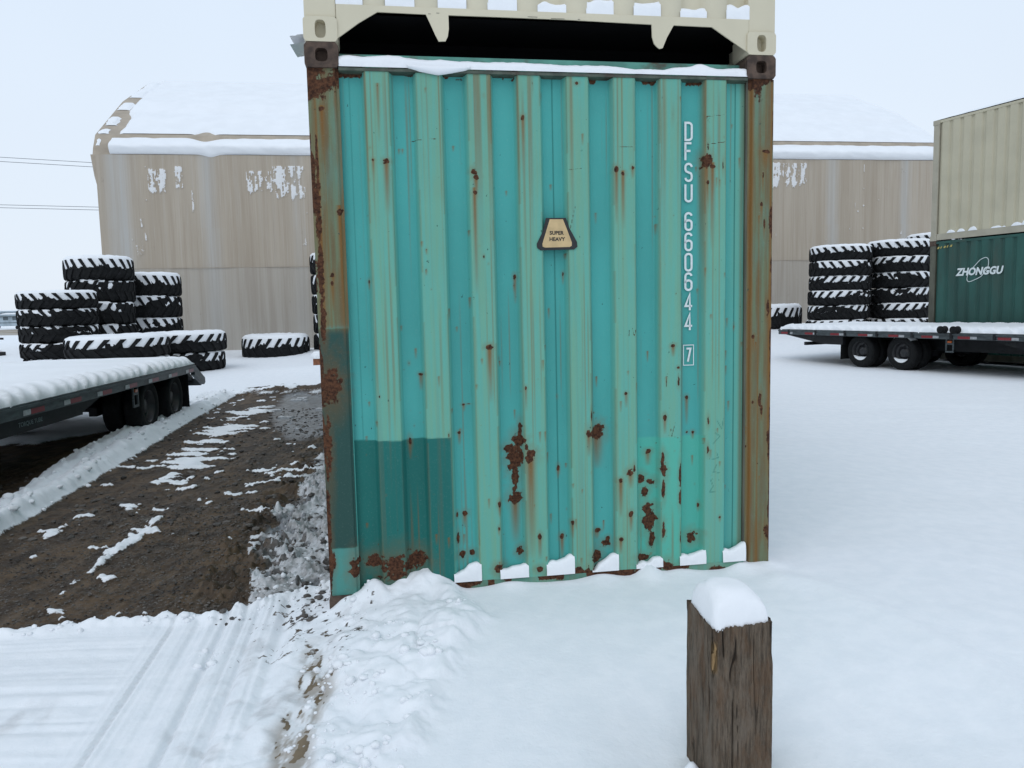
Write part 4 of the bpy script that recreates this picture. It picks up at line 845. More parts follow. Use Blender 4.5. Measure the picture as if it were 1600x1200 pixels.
# little wing of loose fabric at the left eave
pyd('loose_flap', [(-.16, 0, 7.78), (.05, 0, 7.78), (.05, 0, 6.4), (-.14, .2, 7.0), (-.17, .25, 7.8)], [(0, 1, 2, 3), (0, 3, 4)], n, wh)
def wsnow(name, s0f, s1f, a_, b_, nu, nv, thick, seed, mat=M_SNOW, droop=0):
    """sheet over the roof profile between arc parameters a_, b_ (depth)"""
    dpt = np.linspace(a_, b_, nv); zz = np.interp(dpt, [p[0] for p in rp], [p[1] for p in rp])
    t_ = np.linspace(0, 1, nu); A, Bd = np.meshgrid(t_, dpt); Zz = np.repeat(zz[:, None], nu, 1)
    s0 = s0f(dpt)[:, None]; s1 = s1f(dpt)[:, None]; S_ = s0+(s1-s0)*A
    ed = np.minimum(ss(0, .15, S_-s0), ss(0, .15, s1-S_))*ss(0, .04, (Bd-a_)/(b_-a_)+.012)
    Zz = Zz + (thick+.5*thick*(fbm(S_*.9, Bd*1.4, 4, seed)-.5))*ed + .035*np.sin(Zz*6.2)*ed
    Zz = Zz - droop*np.exp(-((S_-4.0)/.35)**2)*0
    return S_, Bd, Zz, ed
n1_ = lambda d, k: .22*(fbm(np.asarray(d)*2.2, np.asarray(d)*0, 3, k)-.5)
S_, Bd, Zz, ed = wsnow('x', lambda d: .55+.9*ss(8.0, .3, d)*0+.08*d*0+n1_(d, 220)+.25*ss(3.0, 1.5, d), lambda d: WL+.0*d-ss(.4, 7.7, d)*1.9*0, .52, 7.75, 500, 60, .14, 221)
notch = np.exp(-((S_-3.95)/.28)**2)*ss(1.0, .55, Bd)
grid_mesh('roof_snow', S_, Bd+.0, Zz-.20*notch*ss(.0, .3, 1-Bd/2), M_SNOW, wh)
S_, Bd, Zz, ed = wsnow('x', lambda d: 0*d-.1, lambda d: WL+0*d, 7.75, 14.8, 120, 20, .12, 222)
grid_mesh('roof_snow', S_, Bd, Zz, M_SNOW, wh)
# the roll of snow caught on the steep band above the eave
th_ = np.linspace(0, 1, 16); s_ = np.linspace(.55, WL, 700); A, T_ = np.meshgrid(s_, th_)
bz = 7.80+.72*T_; by = -.02 - .16*np.sin(T_*math.pi)**.6*(.75+.5*fbm(A*.8, T_*3+A*.4, 4, 224)) + .40*ss(.35, 1, T_)
by = by + .35*ss(.85, 1, T_)*0; bz = bz - .10*np.exp(-((A-4.25)/.30)**2)*ss(.5, 0, T_) - .10*np.exp(-((A-3.95)/.4)**2)*ss(.5, 1, T_) - .03*ss(.6, 1, T_)*vnoise(A*3, T_*0, 225)
by = by + .06*(fbm(A*3, T_*5+A*2.0, 3, 226)-.5)*np.sin(T_*math.pi)
grid_mesh('eave_snow', A, by, bz, M_SNOW, wh)
# snow patches left on the bare rake
for k, (d0, d1, x0, x1) in enumerate([(.5, .9, -.05, .35), (1.3, 2.0, .0, .45), (2.9, 3.5, -.03, .5), (4.6, 7.6, -.05, .55), (.15, .3, .0, .2)]):
    S_, Bd, Zz, ed = wsnow('x', lambda d: x0+n1_(d*3, 230+k), lambda d: x1+n1_(d*3, 240+k), d0, d1, 14, 12, .07, 250+k)
    grid_mesh('rake_snow', S_, Bd, Zz+.01, M_SNOW, wh)

# ------------------------------------------------------------------ tractor tyres
TR, TW, NL = 1.0, .55, 21
def tyre_body(flip):
    mb = MB()
    prof = [(.50, .07), (.54, .03), (.70, .0), (.86, .015), (.945, .07), (.965, .14), (.97, TW/2), (.965, TW-.14), (.945, TW-.07), (.86, TW-.015), (.70, TW), (.54, TW-.03), (.50, TW-.07), (.49, TW/2)]
    mb.lathe(prof, 'z', 48, close=True)
    for side in (0, 1):
        for k in range(NL):
            a0 = 2*math.pi*(k+.5*side)/NL
            st = [(.50, 0., .040, 1.0), (.36, .055, .044, 1.0), (.20, .125, .050, .998), (.09, .17, .056, .985), (.03, .185, .058, .94)]
            b = len(mb.v)
            for zf, da, hw, rt in st:
                z_ = TW*zf if side == 0 else TW*(1-zf); a = a0+(da if flip else -da)
                rb = rt-.075
                for r_, w_ in ((rb, 1.25), (rt, 1), (rt, -1), (rb, -1.25)):
                    aa = a+w_*hw; mb.v.append((r_*math.cos(aa), r_*math.sin(aa), z_))
            for i in range(len(st)-1):
                for j in range(3):
                    mb.f.append((b+4*i+j, b+4*i+j+1, b+4*i+4+j+1, b+4*i+4+j))
            mb.f.append((b, b+1, b+2, b+3)); e = b+4*(len(st)-1); mb.f.append((e+3, e+2, e+1, e))
    o = mb.build('tyre_body', M_RUBBER); me = o.data; bpy.data.objects.remove(o); return me
def tyre_snow(kind, seed, flip):
    th = np.linspace(0, 2*math.pi, 211); rs = []
    if kind == 'cap': prof = [(.40, TW-.22), (.50, TW-.10), (.53, TW+.0), (.62, TW+.045), (.75, TW+.06), (.88, TW+.045), (.955, TW+.0), (.972, TW-.05), (.968, TW-.12), (.968, TW-.20), (.968, TW*.52), (.94, TW*.46)]
    else: prof = [(.86, TW-.02), (.93, TW+.008), (.962, TW-.03), (.969, TW-.08), (.969, TW-.15), (.968, TW-.2), (.968, TW*.54), (.94, TW*.50)]
    R_, Z_, T_ = [], [], []
    for i, (r, z_) in enumerate(prof):
        rr = np.full(th.shape, r); zz = np.full(th.shape, z_)
        t2 = th*8
        nv = fbm(np.cos(th)*6+seed, np.sin(th)*6+i*.35, 3, seed)
        if kind == 'cap':
            if i < 6: zz = zz+.035*(nv-.5)
            rr = rr + .02*(nv-.5)*(i > 6)
            if i >= 9: zz = zz + .12*(fbm(np.cos(th)*9, np.sin(th)*9, 3, seed+9)-.4)
        else:
            cov = ss(.34, .55, fbm(np.cos(th)*(2.2 if kind == 'mid' else 3.0)+seed, np.sin(th)*2.2+i*.25, 3, seed+5)+(.03 if kind == 'mid' else -.10))
            rr = rr - .05*(1-cov)*(i > 0) ; zz = zz - .03*(1-cov)*(i < 2)
            if i >= 4: zz = zz + .20*(fbm(np.cos(th)*7, np.sin(th)*7, 3, seed+9)-.5)
        ang = th.copy()
        R_.append(rr); Z_.append(zz); T_.append(ang)
    R_, Z_, T_ = map(np.array, (R_, Z_, T_))
    o = grid_mesh('snow_cover', R_*np.cos(T_), R_*np.sin(T_), Z_, M_SNOW); me = o.data; bpy.data.objects.remove(o)
    return me
TB = [tyre_body(False), tyre_body(True)]
TS = {'cap': [tyre_snow('cap', 300+i, 0) for i in range(3)], 'mid': [tyre_snow('mid', 310+7*i, 0) for i in range(6)], 'thin': [tyre_snow('thin', 360+7*i, 0) for i in range(4)]}
_tr = random.Random(5)
def tyre(label, x, y, z, dia, w, kind, group, tilt=0):
    t = thing('tractor_tyre', label, 'tyre', (x, y, z), _tr.random()*6.28, group)
    t.rotation_euler = (tilt*_tr.uniform(-1, 1), tilt*_tr.uniform(-1, 1), _tr.random()*6.28)
    t.scale = (dia/2/TR, dia/2/TR, w/TW)
    b = bpy.data.objects.new('tyre_body', TB[_tr.randrange(2)]); C.objects.link(b); b.parent = t
    if kind:
        sn = bpy.data.objects.new('snow_cover', _tr.choice(TS[kind])); C.objects.link(sn); sn.parent = t
    return t
ORD = ['bottom', 'second', 'third', 'fourth', 'fifth', 'sixth']
def stack(x, y, z0, dia, w, n_, kinds, where, group, jit=.03):
    z_ = z0
    for i in range(n_):
        if n_ == 1: lb = where
        elif i == n_-1: lb = 'snow-capped tractor tyre lying on top of ' + where
        elif i == 0: lb = 'tractor tyre at the bottom of ' + where
        else: lb = ORD[i] + ' tractor tyre from the bottom of ' + where
        d = dia*(1+_tr.uniform(-.02, .02)); ww = w*(1+_tr.uniform(-.04, .04))
        tyre(lb, x+_tr.uniform(-jit, jit), y+_tr.uniform(-jit, jit), z_, d, ww, 'cap' if i == n_-1 else kinds, group, .012)
        z_ += ww*.985
    return z_
LG, RG = 'tractor tyres piled left of the teal container', 'tractor tyres piled right of the teal container'
stack(-12.85, 22.0, .02, 2.02, .46, 5, 'thin', 'the leftmost stack of five', LG)
stack(-12.83, 24.2, .03, 1.95, .70, 5, 'thin', 'the tallest left stack', LG, .05)
stack(-12.35, 26.45, .05, 2.10, .74, 4, 'mid', 'the left stack nearest the beige wall', LG)
stack(-9.95, 19.5, .03, 2.42, .54, 2, 'mid', 'the low pile just behind the flatbed deck', LG)
stack(-9.4, 22.0, .03, 2.35, .54, 2, 'mid', 'the low pile behind the flatbed tail', LG, .05)
stack(-8.24, 27.0, .05, 2.3, .76, 1, 'mid', 'single snow-capped tyre lying alone before the beige wall at left', LG)
stack(-6.1, 28.0, .10, 2.12, .72, 5, 'mid', 'the stack peeping past the teal container', LG)
stack(11.9, 28.0, .42, 2.14, .535, 6, 'mid', 'the right stack nearest the teal container', RG, .04)
stack(14.12, 28.0, .42, 2.14, .545, 6, 'mid', 'the right stack beside the green container', RG, .04)
stack(16.45, 30.0, .50, 2.14, .61, 6, 'mid', 'the stack half hidden behind the green container', RG, .04)
stack(10.65, 31.0, .58, 2.05, .85, 1, 'mid', 'single snow-capped tyre lying alone right of the teal container', RG)

# ------------------------------------------------------------------ flatbed trailers
def wheel(t, X, Ys, sgn, R=.375):
    w = MB().lathe([(R*.58, -.10), (R*.80, -.118), (R*.93, -.112), (R*.985, -.09), (R, -.05), (R, .05), (R*.985, .09), (R*.93, .112), (R*.80, .118), (R*.58, .10)], 'y', 40, close=True).build('tyre', M_RUBBER, t, True)
    w.location = (X, Ys, R)
    rim = MB(); rim.lathe([(R*.60, .105), (R*.565, .095), (R*.55, .02), (R*.50, -.0), (R*.30, -.01), (R*.26, .045), (R*.15, .055), (R*.02, .055)], 'y', 28)
    for k in range(8):
        a = 2*math.pi*k/8; rim.lathe([(.012, -.01), (.012, .02), (.0, .022)], 'y', 6, (math.cos(a)*R*.38, 0, math.sin(a)*R*.38))
    r_ = rim.build('rim', M_RIM, w, True)
    if sgn < 0: r_.rotation_euler = (0, 0, math.pi)
    return w
def trailer(label, loc, rz, rear, L, scale=1., snow=None, tail='down', side=1, ax=(.65, 1.77)):
    t = thing('flatbed_trailer', label, 'trailer', loc, rz, None); t.scale = (scale,)*3
    HW = 1.28; zt = .84
    dk = MB()
    for k in range(9): dk.box(rear, L, -HW+.06+k*.273, -HW+.06+k*.273+.262, zt-.045, zt-.008)
    tag(dk.build('deck_boards', simple('wet_planks', (.05, .04, .03), .7, .3, 8), t), kind='stuff')
    for sg in (-1, 1):
        y0, y1 = sorted((sg*HW, sg*(HW-.055)))
        r_ = MB().box(rear, L, y0, y1, zt-.13, zt).build('side_rail', M_RAIL, t, False, .004)
        MB().box(rear, L, *sorted((sg*(HW+.003), sg*(HW+.018))), zt-.045, zt-.02).build('rub_rail', M_RAIL, r_)
        x = rear+.10; k = 0
        while x < L-.3:
            yy = sorted((sg*(HW+.0015), sg*(HW+.0045)))
            MB().box(x, x+.26, *yy, zt-.115, zt-.065).build('reflector', M_RED, r_)
            MB().box(x+.265, x+.40, *yy, zt-.115, zt-.065).build('reflector', M_WHITE, r_)
            x += .82
        for k in range(0 if tail == 'down' else int((L-rear)/.9)):
            MB().box(rear+.35+k*.9, rear+.41+k*.9, *sorted((sg*(HW+.004), sg*(HW+.02))), zt-.12, zt-.0).build('stake_pocket', M_BLACK, r_)
        MB().box(-.2, L, *sorted((sg*.42, sg*.54)), .42, zt-.05).build('frame_beam', M_BLACK, t)
    cm = MB(); x = rear+.2
    while x < L: cm.box(x, x+.06, -HW+.06, HW-.06, zt-.12, zt-.05); x += .4
    tag(cm.build('cross_members', M_BLACK, t), kind='stuff')
    for X in ax:
        for sg in (-1, 1):
            wheel(t, X, sg*1.04, sg); wheel(t, X, sg*.76, sg)
        MB().tube([(X, -.95, .375), (X, .95, .375)], .06, 10).build('axle', M_BLACK, t)
        MB().box(X-.4, X+.4, .50, .60, .30, .42).build('leaf_spring', M_BLACK, t); MB().box(X-.4, X+.4, -.60, -.50, .30, .42).build('leaf_spring', M_BLACK, t)
    for sg in (-1, 1):
        MB().box(ax[0]-.52, ax[0]-.505, *sorted((sg*.66, sg*1.2)), .16, .72).build('mud_flap', M_RUBBER, t)
        br = MB(); ya = sg*1.2
        for a in ((2.36, 2.385, .46, .71), (2.515, 2.54, .46, .71), (2.36, 2.54, .44, .47), (2.385, 2.515, .60, .63)): br.box(a[0], a[1], *sorted((ya, ya+sg*.02)), a[2], a[3])
        b_ = br.build('light_bracket', M_RAIL, t)
        MB().box(2.405, 2.495, *sorted((ya+sg*.006, ya+sg*.03)), .635, .675).build('marker_light', M_AMBER, b_, False, .004)
        MB().box(3.9, L, *sorted((sg*1.10, sg*1.16)), .54, .70).build('torque_beam', M_BLACK, t, False, .004)
        pyd('fish_plate', [(3.2, sg*1.13, zt-.13), (4.4, sg*1.13, zt-.13), (4.4, sg*1.13, .54), (3.9, sg*1.13, .54)], [(0, 1, 2, 3)], M_BLACK, t)
    flat_text('lettering', 'TORQUE TUBE', .06, M_GREYTEXT, t, (5.05, side*1.1615, .60), 1.15, .001, (math.pi/2, 0, math.pi if side > 0 else 0))
    if tail == 'down':
        for sg in (-1, 1): MB().prism([(rear, zt-.01), (rear, zt-.18), (rear-.50, .46), (rear-.58, .49), (rear-.57, .57)], 'y', *sorted((sg*(HW-.01), sg*(HW-.07)))).build('tail_frame', M_RAIL, t)
        for sg in (-1, 1):
            for j in range(2):
                MB().prism([(rear-.02, zt+.005), (rear-.02, zt-.05), (rear-.54, .50), (rear-.56, .57)], 'y', *sorted((sg*(HW-.2-j*.5), sg*(HW-.55-j*.5)))).build('ramp', M_BLACK, t)
        MB().box(rear-.58, rear-.53, -HW+.075, HW-.075, .44, .56).build('rear_bumper', M_RAIL, t, False, .006)
    else:
        for sg in (-1, 1): MB().prism([(rear-.05, zt-.012), (-.3, zt-.05), (-.3, .50), (-.9, .50), (rear+.1, zt-.12)], 'y', *sorted((sg*(HW-.07), sg*(HW-.16)))).build('tail_frame', M_BLACK, t)
        MB().box(rear+.9, rear+.98, -HW+.0, HW-.0, .46, .54).build('rear_bumper', M_BLACK, t)
        MB().box(rear+.9, rear+1.9, -.5, -.42, .46, .54).build('bumper_arm', M_BLACK, t); MB().box(rear+.9, rear+1.9, .42, .5, .46, .54).build('bumper_arm', M_BLACK, t)
    # snow lying on the deck
    xs_ = np.arange(rear+.02, L, .03); top = snow
    vs = np.concatenate([np.linspace(0, 1, 26), ]); 
    rows = []
    X_, Y_, Z_ = [], [], []
    half = HW-.01
    def edge_fn(X, v):   # v 0 at rail .. 1 on top, .42 m inwards
        return v
    vv = np.concatenate([np.linspace(0, 1, 16), np.linspace(1.08, 2.9, 22), np.linspace(3, 4, 16)])
    Xg, Vg = np.meshgrid(xs_, vv)
    inn = .34
    yy = np.where(Vg <= 1, half-inn*np.clip(Vg, 0, 1)**1.5, np.where(Vg >= 3, -(half-inn*np.clip(4-Vg, 0, 1)**1.5), (half-inn)-(Vg-1)/2*2*(half-inn)))
    e = np.where(Vg <= 1, Vg, np.where(Vg >= 3, 4-Vg, 1))
    per = .27; wobx = Xg + .30*e + .42*(fbm(Xg*1.3, e*.6, 3, 400)-.5)
    ph = (wobx/per) % 1.0; rid = (ph**1.6)*(1-ss(.85, 1, ph))*(.35+1.0*vnoise(np.floor(wobx/per)*1.7, e*0, 401))
    hgt = top*(1-(1-np.clip(e, 0, 1))**2.2)
    hgt = hgt + (snow*.42)*rid*np.sin(np.clip(e, 0, 1)*math.pi)**.8 + .012*(fbm(Xg*3, yy*3, 4, 402)-.5)*ss(.3, 1, e)
    out_ = np.where(Vg <= 1, 1, np.where(Vg >= 3, -1, 0))*(.05*rid*np.sin(np.clip(e*1.3+.1, 0, 1)*math.pi))
    drip = ss(.70, .9, vnoise(Xg*2.7, Xg*0, 403))*ss(.25, 0, e)*.05
    endf = ss(0, .12, Xg-rear)
    sl = grid_mesh('snow_layer', Xg, yy+out_, zt+.003+hgt*endf-drip*.8, M_SNOW, t)
    return t
tl = trailer('flatbed trailer at left with a thick rippled layer of snow on its deck', (-6.41, 12.30, -.03), -1.4584, -.0, 9.5, 1.0, .13, 'down', 1)
tr_ = trailer('flatbed trailer at right with folded flat tail, parked before the stacked containers', (9.47, 19.14, .0), -1.1700, -2.35, 9.0, 1.05, .12, 'flat', -1, (.15, 1.25))
for k, X in enumerate((2.38, 2.66)):   # strap winches standing on the near rail
    MB().lathe([(.0, -.10), (.075, -.10), (.075, -.07), (.05, -.065), (.05, .02), (.075, .03), (.075, .05), (0, .05)], 'y', 24, (X, -1.32, .905)).build('strap_winch', M_RUBBER, tr_, True)

# ------------------------------------------------------------------ stacked containers at the right
a_ = math.atan2(.39, .921); SCL = 1.04; ex, ey = .39*12.192*SCL, -.921*12.192*SCL
gc = container('shipping_container', 'dark green container with white lettering, beneath a tan one, behind the right flatbed', (10.83+ex, 20.0+ey, .06), a_, (M_GREEN, M_KHAKI, M_CAST, M_GREEN), scale=SCL)
tc_ = container('shipping_container', 'plain tan container stacked on the dark green one at the right edge', (10.83+ex, 20.0+ey, .06+2.899*SCL), a_, (M_TAN2, M_TANTRIM, M_TANTRIM, M_TAN2), scale=SCL)
o = flat_text('lettering', 'ZHONGGU', .235, M_TEXT, gc, (-.003, 12.192-1.30, 2.03), .93, .010, (math.pi/2, 0, -math.pi/2))
for v in o.data.vertices: v.co.x += v.co.y*.22
ring = [(-.62, .02), (-.66, -.14), (-.56, -.22), (-.30, -.16), (-.02, -.06), (.14, .10), (.26, .22), (.28, .40), (.24, .50), (.12, .53), (-.10, .46), (-.26, .34), (-.42, .22), (-.56, .14)]
ring = [(p[0]*.55+.08, p[1]*.72+.0) for p in ring]
rr_ = []
for i in range(len(ring)):
    p0, p1, p2, p3 = [Vector(ring[(i+k) % len(ring)]) for k in (-1, 0, 1, 2)]
    for t_ in (0, .33, .66):
        rr_.append(tuple(.5*((2*p1)+(-p0+p2)*t_+(2*p0-5*p1+4*p2-p3)*t_*t_+(-p0+3*p1-3*p2+p3)*t_**3)))
o = strokes([rr_], .014, .001, (0,)).build('emblem_ring', M_TEXT, gc); o.location = (-.004, 12.192-1.30, 2.03); o.rotation_euler = (0, 0, -math.pi/2)
M_YEL = simple('yellow_lettering', (.42, .34, .10), .5, .2, 30)
for k in range(5):
    MB().prism([(0, 0), (.03, 0), (.055, .05), (.025, .05)] if k % 2 else [(0, 0), (.05, 0), (.075, .05), (.03, .05)], 'y', 0, .002).build('yellow_mark', M_YEL, gc)
    o = gc.children[-1] if False else bpy.context.scene.objects[-1] if False else None
for k, o in enumerate([c_ for c_ in gc.children if c_.name.startswith('yellow_mark')]):
    o.location = (-.003, 12.192-.20-.085*k, 2.70+.006*k); o.rotation_euler = (0, 0, -math.pi/2)
us = np.linspace(.02, 12.1, 260)
def side_ledge(name, par, y0, y1, h, seed):
    U = np.linspace(y0, y1, 16); pr = [(0, 0), (0, .6), (.3, 1), (.8, 1), (1, 0)]
    Xs = np.array([[-.002+.05*a for _ in U] for a, b in pr]); Ys = np.array([U for _ in pr])
    Zs = np.array([.164+h*b*np.sin(np.clip((U-y0)/(y1-y0), 0.0, 1)*math.pi)**.5*(.7+.5*vnoise(U*9, U*0, seed)) for a, b in pr])
    return grid_mesh(name, Xs, Ys, Zs, M_SNOW, par)
for k, (a, w_, h) in enumerate([(.25, .22, .07), (.52, .2, .07), (.80, .22, .10), (1.35, .26, .05), (1.62, .08, .03), (1.83, .26, .08), (2.06, .22, .13), (2.33, .2, .05), (2.7, .2, .07), (3.3, .25, .06)]):
    side_ledge('ledge_snow', tc_, 12.0-a-w_, 12.0-a, h, 500+k)
# snow on the top roof, rounded and overhanging a little
vs = np.linspace(0, 1, 24); Ug, Vg = np.meshgrid(us, vs)
xx = .0+2.43*Vg; zz = 2.897+.13*(np.clip(np.sin(Vg*math.pi), 0, 1)**.35)*ss(12.15, 11.2, Ug)+.02*(fbm(Ug*2, Vg*4, 3, 520)-.5)
grid_mesh('snow_layer', xx, Ug, zz, M_SNOW, tc_)

# ------------------------------------------------------------------ foreground timber post
PX, PY, PW, PA = .637, 2.405, .2115, math.radians(10.5)
post = thing('wooden_post', 'weathered square timber post with a mound of snow on top, in the foreground', 'post', (PX, PY, 0), PA)
# local frame: front edge at the origin, right face along +x, left face along +y
per = []; npf = 90
cor = [(0, PW), (0, 0), (PW, 0), (PW, PW)]
for i in range(4):
    a, b = cor[i], cor[(i+1) % 4]
    for k in range(npf if i < 2 else 10):
        t_ = k/(npf if i < 2 else 10); per.append((a[0]+(b[0]-a[0])*t_, a[1]+(b[1]-a[1])*t_, i+t_))
per.append((*cor[0], 4.0)); per = np.array(per)
zs = np.linspace(-.12, 1, 300)
def top_z(px, py):
    base = .534 + .022*ss(.02, PW, py)*ss(.16, .0, px) + .008*ss(.0, PW, px)
    cr_ = -.004*ss(.03, .0, np.hypot(px-.01, py-.0))
    return base+cr_+.006*(vnoise(px*60, py*60, 600)-.5)+.010*(vnoise(px*200, py*200, 601)-.5)
Pp = np.repeat(per[None, :, :], len(zs), 0); T_ = top_z(per[:, 0], per[:, 1])
Zp = -.12+(T_[None, :]+.12)*((zs[:, None]+.12)/1.12)
cx_, cy_ = PW/2, PW/2
s_ = Pp[..., 2]*PW
gr = fbm(s_*60+.6*np.sin(Zp*9), Zp*3.2, 5, 602, .6)-.5; gr2 = fbm(s_*170, Zp*7, 3, 603)-.5
knot = np.exp(-(np.hypot((s_-PW-.075)/.012, (Zp-.435)/.016))**2)
crack = ss(.006, .001, np.abs(s_-PW-.070-.010*np.sin(Zp*30)))*ss(.30, .40, Zp)*ss(.53, .46, Zp)
crack2 = ss(.004, .001, np.abs(s_-PW-.035-.04*(.50-Zp)))*ss(.42, .45, Zp)
chip = ss(.022, .012, np.abs(s_-PW+.002-.01*(Zp-.4)))*ss(.375, .40, Zp)*ss(.50, .47, Zp)
dsp = .006*gr+.002*gr2-.007*crack-.006*crack2+.003*knot-.007*chip
rg = 1-np.abs(fbm(s_*38, Zp*1.8, 3, 620)-.5)*2; dsp = dsp-.006*ss(.93, .985, rg)*ss(.4, .55, vnoise(s_*22, Zp*4, 621))
wsplit = ss(.93, .985, rg)*ss(.4, .55, vnoise(s_*22, Zp*4, 621))
dsp = dsp - .004*ss(.6, .75, vnoise(s_*90, Zp*5, 604))*ss(.45, .5, Zp+.1*vnoise(s_*30, Zp*0, 605))
n_x = np.where(Pp[..., 2] < 1, -1., np.where(Pp[..., 2] < 2, 0., np.where(Pp[..., 2] < 3, 1., 0.)))
n_y = np.where(Pp[..., 2] < 1, 0., np.where(Pp[..., 2] < 2, -1., np.where(Pp[..., 2] < 3, 0., 1.)))
ce = ss(.012, 0, np.abs(s_-PW)); dsp2 = dsp-.004*ce
wobm = .004*(fbm(s_*3, Zp*3, 2, 606)-.5)
woodc = np.stack([np.clip(chip, 0, 1), np.clip(crack+crack2+knot*.8+.8*wsplit, 0, 1), ss(.35, .65, gr+.5)], -1)
n = NT('old_timber', .85, 0, .2); c1, c2, c3 = n.attr('mask')
gn = n.noise(34, 9, (2.0, 2.0, .22), .8, 1); gn2 = n.noise(130, 6, (1.4, 1.4, .09), .75, 2); pt = n.noise(14, 6, (1, 1, .45), .7, 3)
c = n.mix(n.rng(gn, .32, .68), (.050, .039, .029), (.18, .138, .100))
c = n.mix(n.math('MULTIPLY', n.rng(gn2, .5, .68), .55), c, (.20, .16, .12))
c = n.mix(n.math('MULTIPLY', n.rng(gn2, .46, .33), .7), c, (.018, .013, .010))
c = n.mix(n.math('MULTIPLY', n.rng(pt, .45, .65), .55), c, (.135, .075, .040)); c = n.mix(n.math('MULTIPLY', n.rng(n.noise(11, 6, (1, 1, .3), .7, 8), .52, .66), .5), c, (.20, .165, .13))
c = n.mix(c1, c, n.mix(gn2, (.26, .16, .07), (.42, .28, .14)))
c = n.mix(n.math('MULTIPLY', c2, .85), c, (.012, .009, .007)); n.col(c)
n.bump(gn, .9, .008); n.bump(gn2, .8, .004)
o = grid_mesh('timber', Pp[..., 0]+n_x*(dsp2+wobm), Pp[..., 1]+n_y*(dsp2+wobm), Zp, n.m, post, {'mask': woodc}, smooth=True)
tn = 40; A, Bv = np.meshgrid(np.linspace(.002, PW-.002, tn), np.linspace(.002, PW-.002, tn))
grid_mesh('end_grain', A, Bv, top_z(A, Bv)-.004, n.m, post, {'mask': np.zeros(A.shape+(3,))})
# snow mound: superellipse footprint
th = np.linspace(0, 2*math.pi, 97); rr_ = np.linspace(0, 1, 40); Tt, Rr = np.meshgrid(th, rr_)
c_, s2 = np.cos(Tt), np.sin(Tt); ke = 2.4+9*ss(.72, 1, Rr); k = 1/((np.abs(c_)**ke+np.abs(s2)**ke)**(1/ke))
R0 = Rr*k*(PW/2*.955)*(1+.05*(fbm(c_*2+5, s2*2+5, 3, 610)-.5)*ss(.4, 1, Rr))
mx_ = PW/2+R0*c_; my_ = PW/2+R0*s2
dome = np.clip(1-Rr**3.4, 0, 1)**.55
rim_ = ss(.7, 1, Rr)
mz = (top_z(np.clip(mx_, 0, PW), np.clip(my_, 0, PW))-.004)*rim_ + (.535+.02*my_/PW)*(1-rim_) + dome*(.102+.010*(fbm(mx_*9, my_*9, 2, 611)-.5)-.03*(mx_-PW/2)/PW*2*.35) 
drip = ss(.03, .008, np.hypot(mx_-.014, my_-.0))*ss(.75, 1, Rr); mz = mz-drip*.008
bul = np.sin(np.clip(Rr, 0, 1)*math.pi)*.006
grid_mesh('snow_cap', mx_+bul*c_-.002*drip, my_+bul*s2-.002*drip, mz, M_SNOW, post)

# small stub post beyond the ploughed road
sp = thing('stub_post', 'short orange-brown stub post capped with snow, beside the left edge of the teal container', 'post', (-5.56, 22.0, hz(-5.56, 22.0)-.02), .2)
MB().box(-.12, .12, -.12, .12, -.1, .25).build('timber', simple('orange_wood', (.22, .085, .04), .8, .3, 12), sp, False, .01)
MB().lathe([(.17, .22), (.18, .28), (.15, .37), (.08, .42), (0, .43)], 'z', 16).build('snow_cap', M_SNOW, sp, True)

# ------------------------------------------------------------------ low platform trailer, parked vehicles, power lines: far left
pt_ = thing('platform_trailer', 'low rusty platform trailer deep in snow at the far left edge', 'trailer', (-21.2, 29.5, .02), .05)
MB().box(-7, 1.1, -1.1, 1.1, .10, .30).build('frame', M_BLACK, pt_, False, .01)
MB().box(.86, 1.12, -1.12, -.9, .12, .42).build('corner_block', simple('rusty_orange', (.16, .06, .03), .8, .3, 10), pt_)
MB().box(1.0, 1.07, -1.16, -1.10, -.2, .8).build('stake', M_BLACK, pt_); MB().box(-7, 1.07, 1.02, 1.08, .78, .86).build('rail', M_BLACK, pt_); MB().box(-7, 1.07, -1.08, -1.02, .70, .75).build('rail', M_BLACK, pt_)
for X in (-.35, -1.5):
    w = MB().lathe([(.18, -.1), (.33, -.11), (.36, -.06), (.36, .06), (.33, .11), (.18, .1)], 'y', 24, close=True).build('wheel', M_RUBBER, pt_, True); w.location = (X-.3, -.95, .22)
xs_ = np.linspace(-7, 1.02, 80); ys_ = np.linspace(-1.1, 1.1, 24); A, Bv = np.meshgrid(xs_, ys_)
hh = (.30*np.clip(1-np.abs(Bv/1.1)**4, 0, 1)**.5)*ss(1.04, .8, A)*(.7+.6*fbm(A*.8, Bv, 3, 620))
grid_mesh('snow_layer', A, Bv, .303+hh, M_SNOW, pt_)
M_PALE = simple('pale_blue_paint', (.36, .44, .50), .4, .15, 1.5); M_WIN = simple('dark_window', (.10, .13, .15), .2, .2, 2)
